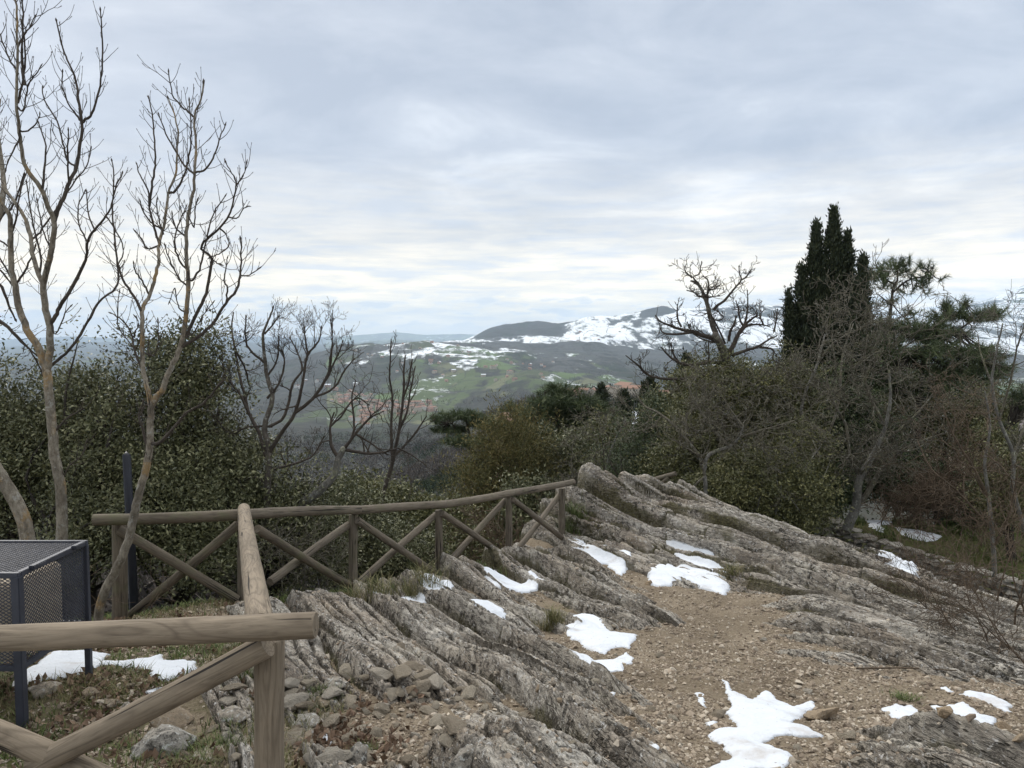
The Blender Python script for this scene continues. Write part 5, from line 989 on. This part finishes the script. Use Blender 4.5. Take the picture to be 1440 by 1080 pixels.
# ------------------------------------------------------------------ dry stone wall
def wall():
    r = RS(55); top_px = [(1120,712,18.2),(1180,733,17.2),(1240,758,16.2),(1300,775,15.2),(1360,795,14.2),(1440,815,13.2),(1540,850,12.2)]
    T_ = smoothline([at(*t) for t in top_px], 10); n = len(T_); Vs = []; Fs = []; Ti = []; n0 = 0; BVs = [hull(700+i, 14, .62, .5, .5, 0) for i in range(10)]
    seg = np.r_[0, np.cumsum(np.linalg.norm(np.diff(T_[:,:2], axis=0), axis=1))]; s = 0.; S_all = []
    H = .85
    for row in range(8):
        s = r.rand()*.1
        while s < seg[-1]:
            w_ = r.uniform(.12, .34); S_all.append((s, row, w_)); s += w_*.93
    for s, row, w_ in S_all:
        x, y, z = (np.interp(s, seg, T_[:,i]) for i in range(3)); V, Fc = BVs[r.randint(10)]; hgt = .11*r.uniform(.8, 1.25)
        d = np.array([np.interp(s+.1, seg, T_[:,0])-x, np.interp(s+.1, seg, T_[:,1])-y]); d /= np.linalg.norm(d)+1e-9
        v = V*np.array([w_*.95, .42, hgt*1.15]); v = np.stack([v[:,0]*d[0]-v[:,1]*d[1], v[:,0]*d[1]+v[:,1]*d[0], v[:,2]], -1)
        v = v+np.array([x, y, z-.05-row*.105+r.normal()*.012])+np.array([-d[1], d[0], 0])*r.normal()*.03+np.array([d[1], -d[0], 0])*row*.02
        Vs.append(v); Fs.append(Fc+n0); n0 += len(v); Ti.append(np.full(len(v), r.rand()))
    m = m_stone('wall_stone', [(.13,.115,.095), (.22,.195,.16), (.32,.29,.245), (.42,.39,.33)])
    tag(mk('stone_wall', np.concatenate(Vs), np.concatenate(Fs), m, {'tint': np.concatenate(Ti)*.8}, smooth=False), 'rough dry stone terrace wall running down to the right edge', 'stone wall')
wall()
# ------------------------------------------------------------------ far country: hills, valley, woods, villages, haze
PXN = np.array([-900,-400,0,100,200,330,400,480,560,600,650,690,740,790,820,860,900,930,960,1000,1060,1100,1200,1300,1380,1440,1500,1600,1900,2400], float)
def ly(D, **k):
    xs = sorted((int(a[1:].replace('m', '-')), b) for a, b in k.items()); return D, np.interp(PXN, [a for a, b in xs], [b for a, b in xs])
LY = [ly(60,p0=1000,p500=900,p620=870,p900=760,p1440=680), ly(130,p0=860,p500=800,p620=790,p900=690,p1440=650), ly(280,p0=760,p480=740,p560=735,p640=720,p800=660,p1000=630,p1440=625), ly(480,p0=700,p480=705,p560=690,p640=650,p760=600,p900=585,p1440=600),
 ly(760,p0=680,p480=680,p540=672,p590=650,p640=612,p700=580,p760=566,p850=560,p1000=566,p1200=575,p1440=580), ly(1300,p0=640,p480=625,p560=618,p640=607,p700=592,p800=585,p1000=574,p1440=570),
 ly(2300,p0=590,p480=588,p600=582,p700=575,p850=568,p1000=562,p1440=560), ly(3100,p0=566,p330=562,p400=556,p480=556,p540=548,p600=552,p660=546,p740=532,p800=540,p900=550,p1000=548,p1440=550),
 ly(4000,p0=545,p330=545,p400=538,p480=520,p560=512,p620=508,p700=512,p740=518,p800=524,p900=528,p1440=530), ly(5200,p0=522,p200=518,p330=522,p400=508,p480=488,p520=486,p560=484,p580=479,p600=482,p660=486,p740=492,p790=500,p900=505,p1440=510),
 ly(6500,p0=524,p200=520,p400=512,p480=494,p600=484,p660=484,p700=480,p790=484,p900=490,p1000=488,p1440=500), ly(8800,p0=508,p200=504,p330=506,p480=493,p600=486,p650=479,p690=463,p715=455,p740=452,p775=453,p790=456,p820=452,p860=447,p900=438,p915=432,p935=431,p960=431,p1000=430,p1060=429,p1100=433,p1200=441,p1300=452,p1440=470),
 ly(11000,p0=505,p480=495,p650=488,p790=470,p900=460,p1100=455,p1300=455,p1380=452,p1440=448,p1600=450), ly(14500,p0=496,p100=489,p200=494,p400=490,p600=487,p900=470,p1200=455,p1300=446,p1380=425,p1440=399,p1490=390,p1560=405,p1800=450),
 ly(19000,pm400=486,p0=489,p60=481,p130=484,p200=479,p240=484,p300=478,p380=483,p480=484,p530=479,p560=477,p590=480,p700=482,p2400=480), ly(24000,p0=488,p2400=488), ly(30000,pm900=476,pm400=472,p0=478,p80=473,p200=477,p300=470,p360=474,p450=475,p520=470,p560=467,p600=471,p640=469,p700=472,p900=474,p2400=470), ly(42000,p0=486,p2400=486), ly(64000,p0=486,p2400=486)]
YH = 478.
LD = np.log(np.array([26.]+[a for a, b in LY])); LZ = [None]+[-(b-YH)/F*D for D, b in LY]
def valley(X, Y):
    px = 720+F*X/Y; z = np.zeros_like(X); ld = np.log(Y); z0 = base(X/Y*26., X*0+26.)-.4
    zz = [z0]+[np.interp(px, PXN, q) for q in LZ[1:]]
    i = np.clip(np.searchsorted(LD, ld)-1, 0, len(LD)-2); A = np.stack(zz); fl = lambda k: np.take_along_axis(A, k[None], 0)[0]
    t = np.clip((ld-LD[i])/(LD[i+1]-LD[i]), 0, 1); t = .35*t+.65*t*t*(3-2*t)
    z = fl(i)*(1-t)+fl(i+1)*t; w = sstep(40, 400, Y)
    a = np.minimum(.006*Y, 40)*w
    z = z+a*fbm(X/(.16*Y+60), Y/(.16*Y+60)*1.0, 5, 200, .5)+np.minimum(.0042*Y, 26)*w*fbm(X/420., Y/420., 5, 201)*sstep(22000, 6000, Y)
    return z
# (Y/(.16Y+60) varies slowly with distance: use true coordinates for the finer relief only)
azv = np.linspace(-1.45, 1.45, 1150); yv = np.r_[np.geomspace(24, 1000, 190, endpoint=False), np.geomspace(1000, 12000, 460, endpoint=False), np.geomspace(12000, 34000, 110)]
VX = yv[:,None]*azv[None]; VY = yv[:,None]*np.ones_like(azv)[None]; VZ = valley(VX, VY)
px = 720+F*azv[None]+0*VY
snow = sstep(-140, -20, VZ)*sstep(3600, 4800, VY)*.60+sstep(6200, 7600, VY)*(VZ > -60)*.28
nz_ = fbm(VX/900., VY/900., 4, 210)
hill = sstep(1.15, .8, np.hypot((px+nz_*22-737)/54., (478-(YH-VZ/VY*F)-6+nz_*5)/30.))*sstep(7000, 7600, VY)*sstep(10500, 9600, VY)   # the wooded dark hill
hill = np.maximum(hill, sstep(1.2, .8, np.hypot((px+nz_*20-925)/22., (436-(YH-VZ/VY*F)+nz_*3)/7.))*(VY > 8000))
snow = np.where(VY > 4500, (sstep(4500, 5300, VY)*.10+.02+sstep(-40, 60, VZ)*.11+sstep(780, 950, px)*sstep(6500, 7600, VY)*.05), snow)+.10*sstep(3300, 4200, VY)*sstep(450, 520, px)
snow = snow+.05*sstep(640, 760, px)*sstep(6000, 7500, VY)+.09*sstep(3600, 4600, VY)*sstep(470, 560, px)-hill*.9
snow = np.where(VY > 12200, np.where(px > 1150, .30, .0), snow); snow = np.where(px < 470, snow*.35, snow)
wood = .45*sstep(2000, 1100, VY)+.10*(px > 690)*sstep(3300, 3800, VY)*sstep(6500, 5500, VY)*sstep(700, 800, px)+hill+.12*(px < 460)+.11-.02*sstep(5200, 7000, VY)
wood = wood+.55*sstep(1, .0, (VY-2200)/400)*(px > 640)+.25*sstep(5000, 5300, VY)*sstep(6500, 6200, VY)
def m_valley():
    n = NT('far_country'); o = n.obj(); v2 = n.mp(o, (.0011, .00042, 0)); warp = n.n('ShaderNodeTexNoise'); n.l(v2, warp.inputs[0]); warp.inputs['Scale'].default_value = 3; warp.inputs['Detail'].default_value = 3
    wv = n.n('ShaderNodeVectorMath', operation='MULTIPLY_ADD'); n.l(warp.outputs['Color'], wv.inputs[0]); wv.inputs[1].default_value = (.35, .35, 0); n.l(v2, wv.inputs[2]); q = wv.outputs[0]
    cell = n.vor(q, 5.5, 'F1', 'Color'); sp = n.n('ShaderNodeSeparateColor'); n.l(cell, sp.inputs[0]); edge = n.vor(q, 5.5, 'DISTANCE_TO_EDGE')
    big = n.noise(v2, 1.6, 6, .6); fin = n.noise(v2, 9, 6, .65)
    field = n.ramp(sp.outputs[0], [(0, (.075,.10,.045)), (.25, (.10,.15,.055)), (.42, (.065,.075,.045)), (.6, (.145,.145,.085)), (.75, (.09,.12,.055)), (.88, (.065,.085,.045))], 'CONSTANT')
    field = n.mix(.35, field, n.ramp(fin, [(.35, (.05,.07,.03)), (.65, (.13,.15,.07))]))
    woodc = n.ramp(n.noise(v2, 40, 4, .7), [(.3, (.026,.028,.026)), (.55, (.046,.047,.040)), (.75, (.070,.070,.053))])
    woodc = n.mix(n.ramp(n.noise(v2, 4, 4), [(.52, 0), (.62, .7)]), woodc, (.028,.038,.022))
    hedge = n.ramp(edge, [(.0, 1), (.035, .0)])
    wf = n.ramp(n.ma('ADD', n.attr('wood'), n.ma('ADD', n.ma('MULTIPLY', big, .7), n.ma('MULTIPLY', fin, .45))), [(.67, 0), (.72, 1)])
    wf = n.ma('MAXIMUM', wf, n.ma('MULTIPLY', hedge, n.ramp(fin, [(.4, 0), (.5, 1)])))
    col = n.mix(wf, field, woodc)
    sc_ = n.ma('ADD', n.attr('snow'), n.ma('ADD', n.ma('MULTIPLY', sp.outputs[1], .35), n.ma('ADD', n.ma('MULTIPLY', fin, .6), n.ma('MULTIPLY', n.noise(v2, 26, 4, .7), .5))))
    sf = n.ma('MULTIPLY', n.ramp(sc_, [(.88, 0), (.95, 1)]), n.ma('SUBTRACT', 1., n.ma('MULTIPLY', wf, .96)))
    col = n.mix(sf, col, (.74,.77,.80))
    return n.fin(col, .95, .1)
tag(mk('far_hills', np.stack([VX, VY, VZ], -1).reshape(-1, 3), gridfaces(*VX.shape), m_valley(), {'snow': snow.ravel(), 'wood': wood.ravel()}), None, None, kind='structure')
def vhit(px, py, lo=200, hi=12000):
    D = np.geomspace(lo, hi, 700); d = at(px, py, 1.); z = valley(d[0]*D, D); w = np.nonzero(d[2]*D < z)[0]
    return None if not len(w) else np.array([d[0]*D[w[0]], D[w[0]], z[w[0]]])
# bare woods on the near spur: crowns too many to count
def woods(name, label, pts, mat, seed, k, sz, kind='stuff'):
    r = RS(seed); n = len(pts); c = np.repeat(pts, k, 0); rad = np.repeat(sz, k)[:,None]; o = r.normal(size=(n*k, 3)); o /= np.linalg.norm(o, axis=1)[:,None]
    o *= r.rand(n*k, 1)**.4; p = c+o*rad*(1, 1, 1.1)+np.array([0, 0, 1])*rad*.9; d = o*.8+r.normal(size=(n*k, 3))*.5+(0, 0, .5); d /= np.linalg.norm(d, axis=1)[:,None]
    s = np.cross(d, r.normal(size=(n*k, 3))); s /= np.linalg.norm(s, axis=1)[:,None]; L = rad*.55; V = np.stack([p-s*L*.16, p+s*L*.16, p+d*L], 1).reshape(-1, 3)
    t = np.repeat(np.clip(np.repeat(r.rand(n), k)*.7+r.rand(n*k)*.3, 0, 1), 3)
    return tag(mk(name, V, np.arange(n*k*3).reshape(-1, 3), mat, {'tint': t}, smooth=False), label, 'woodland', kind=kind)
r = RS(300); N = 42000; Y = np.exp(r.uniform(math.log(90), math.log(1500), N)); X = Y*r.uniform(-.75, .75, N); pxx = 720+F*X/Y
q = (fbm(X/90, Y/90, 3, 301) > -.35)&((pxx > 380)|(Y < 800)); X, Y = X[q], Y[q]; Z = valley(X, Y)
MWD = m_leaf('bare_wood', (.045,.038,.034), (.085,.073,.064), (.125,.108,.09), .9, .1); MWE = m_leaf('evergreen_wood', (.018,.026,.014), (.032,.044,.022), (.06,.07,.035), .9, .1)
e = fbm(X/140, Y/140, 3, 302)+r.normal(size=len(X))*.12 > .30
sz = r.uniform(2.6, 4.4, len(X))*(1+.4*sstep(400, 1200, Y))
woods('woodland', 'grey brown leafless woodland covering the near spur below the viewpoint', np.stack([X, Y, Z], -1)[~e], MWD, 303, 20, sz[~e])
woods('woodland', 'scattered dark evergreens among the leafless woodland', np.stack([X, Y, Z], -1)[e], MWE, 304, 26, sz[e]*.85)
N = 26000; Y = np.exp(r.uniform(math.log(2200), math.log(9800), N)); X = Y*r.uniform(-.7, .7, N); q = np.abs(fbm(X/420, Y/420, 3, 305)) < .05+.10*(fbm(X/900, Y/900, 2, 307) > .15); X, Y = X[q], Y[q]; Z = valley(X, Y)
woods('hedgerow', 'dark hedges and small woods between the far fields', np.stack([X, Y, Z], -1), MWD, 306, 8, r.uniform(5, 12, len(X)))
# houses
def house_mesh(i, w, d, h, rf, roofc, wallc):
    hw, hd = w/2, d/2; o = .4
    V = [(-hw,-hd,-4),(hw,-hd,-4),(hw,hd,-4),(-hw,hd,-4),(-hw,-hd,h),(hw,-hd,h),(hw,hd,h),(-hw,hd,h),(-hw,0,h+rf),(hw,0,h+rf),
         (-hw-o,-hd-o,h-.15),(hw+o,-hd-o,h-.15),(hw+o,0,h+rf+.15),(-hw-o,0,h+rf+.15),(-hw-o,hd+o,h-.15),(hw+o,hd+o,h-.15)]
    Q = [(0,1,5,4),(1,2,6,5),(2,3,7,6),(3,0,4,7),(10,11,12,13),(13,12,15,14)]; T = [(4,8,7),(5,6,9)]; mi = [0,0,0,0,1,1,0,0]
    # window openings as slightly proud dark shutters
    nV = len(V)
    for fl in range(max(1, int(h//3))):
        for k in range(max(2, int(w//3.2))):
            x = -hw+w*(k+.5)/max(2, int(w//3.2)); z = 1.2+fl*3.
            for s in (-1, 1):
                y = s*(hd+.04); V += [(x-.5, y, z), (x+.5, y, z), (x+.5, y, z+1.3), (x-.5, y, z+1.3)]; Q.append((nV, nV+1, nV+2, nV+3)); mi.insert(len(Q)-1, 2); nV += 4
    return mk('house', V, [np.array(Q), np.array(T)], [wallc, roofc, MSHUT], smooth=False, mi=mi, link=False)
MSHUT = m_plain('shutters', (.05,.045,.04)); RC = [m_plain('terracotta', (.25,.145,.10), .85), m_plain('brown_tiles', (.25,.14,.10), .85), m_plain('pale_tiles', (.36,.22,.16), .85), MSN]; WC = [m_plain('cream_wall', (.52,.46,.37), .85), m_plain('pink_wall', (.48,.33,.26), .85), m_plain('white_wall', (.62,.60,.56), .85)]
HM = [house_mesh(i, [12,16,10,20,9,14][i % 6], [9,10,9,12,8,9][i % 6], [6,7,6,9.5,4,6][i % 6], [2.2,2.6,2][i % 3], RC[[0,1,2,0,2,0][i % 6]], WC[i % 3]) for i in range(12)]+[house_mesh(i, 14, 9, 6, 2.2, RC[3], WC[i % 3]) for i in range(3)]
def village(n, seed, box_, lab, grp, lo, spread=1., snowy=0, sc_=1.):
    r = RS(seed); k = 0; tries = 0; used = []
    while k < n and tries < n*12:
        tries += 1; cx_, cy_, sx, sy = box_[r.randint(len(box_))]; a, b = cx_+r.normal()*sx, cy_+r.normal()*sy; h = vhit(a, b, lo)
        if h is None or h[1] > 9500 or any(abs(h[0]-u[0])+abs(h[1]-u[1]) < 22*sc_ for u in used): continue
        used.append(h); o = bpy.data.objects.new('house', HM[(r.randint(3)+12) if r.rand() < snowy else r.randint(12)]); COL.objects.link(o); o.location = h; o.rotation_euler = (0, 0, r.uniform(0, 3.1)); s = r.uniform(.85, 1.3)*sc_; o.scale = (s, s, s)
        tag(o, lab, 'house', grp); k += 1
village(95, 401, [(530,572,14,4),(560,577,16,4),(585,574,12,3),(515,585,6,5),(490,562,10,5)], 'red roofed house in the village on the valley floor left of centre', 'houses of the valley village', 1500, sc_=1.25)
village(45, 402, [(850,565,14,3),(885,568,14,4),(830,560,10,2),(910,572,14,3)], 'red roofed house in the village beyond the tree line, right of centre', 'houses of the village beyond the trees', 700, sc_=.95)
village(40, 403, [(720,512,18,5),(660,500,30,8),(600,500,40,6),(760,516,20,5),(700,530,30,8)], 'small pale house scattered on the far snowy hillside', 'scattered hillside houses', 2600, snowy=.4, sc_=1.2)
village(22, 404, [(640,480,30,2),(850,470,60,10),(560,520,50,12),(440,545,30,6)], 'remote farmhouse among distant fields', 'remote farmhouses', 2600, snowy=.3, sc_=1.3)
# nearer houses glimpsed through the branches on the right
def near_house(label, px, py, D, w, d, h, rf, rot, wm, rm, nw):
    p = at(px, py, D); t = thing('house', tuple(p), label, 'house'); t.rotation_euler = (0, 0, rot)
    def put(nm, V, Q, m, par=t): o = mk(nm, np.array(V, float), [np.array(x) for x in Q], m, smooth=False); o.parent = par; return o
    hw, hd = w/2, d/2
    put('wall', [(-hw,-hd,-h*1.6),(hw,-hd,-h*1.6),(hw,hd,-h*1.6),(-hw,hd,-h*1.6),(-hw,-hd,0),(hw,-hd,0),(hw,hd,0),(-hw,hd,0),(-hw,0,rf),(hw,0,rf)], [[(0,1,5,4),(1,2,6,5),(2,3,7,6),(3,0,4,7)], [(4,8,7),(5,6,9)]], wm)
    o = .5; e = .18; put('roof', [(-hw-o,-hd-o,-.2),(hw+o,-hd-o,-.2),(hw+o,0,rf+.12),(-hw-o,0,rf+.12),(-hw-o,hd+o,-.2),(hw+o,hd+o,-.2),(-hw-o,-hd-o,-.2+e),(hw+o,-hd-o,-.2+e),(hw+o,0,rf+.12+e),(-hw-o,0,rf+.12+e),(-hw-o,hd+o,-.2+e),(hw+o,hd+o,-.2+e)],
        [[(0,3,2,1),(3,4,5,2),(6,7,8,9),(9,8,11,10),(0,1,7,6),(4,10,11,5),(1,2,8,7),(2,5,11,8),(3,0,6,9),(4,3,9,10)]], rm)
    for k in range(nw):
        x = -hw+w*(k+.5)/nw
        for z in (-2.2, -5.2):
            f = put('window', [(x-.55,-hd-.06,z-.1),(x+.55,-hd-.06,z-.1),(x+.55,-hd-.06,z+1.4),(x-.55,-hd-.06,z+1.4),(x-.55,-hd+.01,z-.1),(x+.55,-hd+.01,z-.1),(x+.55,-hd+.01,z+1.4),(x-.55,-hd+.01,z+1.4)], [[(0,1,2,3),(4,5,1,0),(3,2,6,7),(1,5,6,2),(4,0,3,7)]], WC[2])
            put('pane', [(x-.42,-hd-.075,z),(x+.42,-hd-.075,z),(x+.42,-hd-.075,z+1.28),(x-.42,-hd-.075,z+1.28)], [[(0,1,2,3)]], MSHUT, f)
    ch = put('chimney', [(a*.35+1.5, b*.35-.6, c) for c in (rf*.3, rf+.9) for a, b in ((-1,-1),(1,-1),(1,1),(-1,1))], [[(0,1,5,4),(1,2,6,5),(2,3,7,6),(3,0,4,7),(4,5,6,7)]], WC[0])
near_house('grey roofed house glimpsed through twigs above the grass terrace', 1385, 622, 75, 9, 8, 6, 2, .15, WC[0], m_plain('grey_tiles', (.20,.17,.165), .8), 3)
near_house('snow roofed house glimpsed under the spreading pine', 1235, 528, 110, 10, 8, 6, 2, -.2, WC[2], MSN, 3)
near_house('small house with snowy roof low behind the lichened tree', 1305, 600, 85, 4, 5, 5, 1.6, .3, WC[2], MSN, 2)
near_house('pale cottage just right of the far small cypresses', 905, 592, 130, 7, 6, 4, 1.4, .2, WC[2], MSN, 2)
near_house('pink walled cottage peeping between pines in the middle', 742, 597, 95, 6, 6, 5, 1.4, .4, WC[1], RC[2], 2)
# haze: one closed even box of air
def haze():
    x, y0, y1, z0, z1 = 50500., -3000., 36000., -900., 1250.
    V = [(-x,y0,z0),(x,y0,z0),(x,y1,z0),(-x,y1,z0),(-x,y0,z1),(x,y0,z1),(x,y1,z1),(-x,y1,z1)]; Q = [(0,3,2,1),(4,5,6,7),(0,1,5,4),(1,2,6,5),(2,3,7,6),(3,0,4,7)]
    m = bpy.data.materials.new('haze_air'); m.use_nodes = True; t = m.node_tree; t.nodes.clear(); o = t.nodes.new('ShaderNodeOutputMaterial'); v = t.nodes.new('ShaderNodeVolumePrincipled')
    v.inputs['Color'].default_value = (.66,.82,1.,1); v.inputs['Density'].default_value = 4.0e-5; v.inputs['Anisotropy'].default_value = .2; t.links.new(v.outputs[0], o.inputs['Volume'])
    tag(mk('haze', V, [np.array(Q)], m, smooth=False), None, None, kind='stuff')
haze()
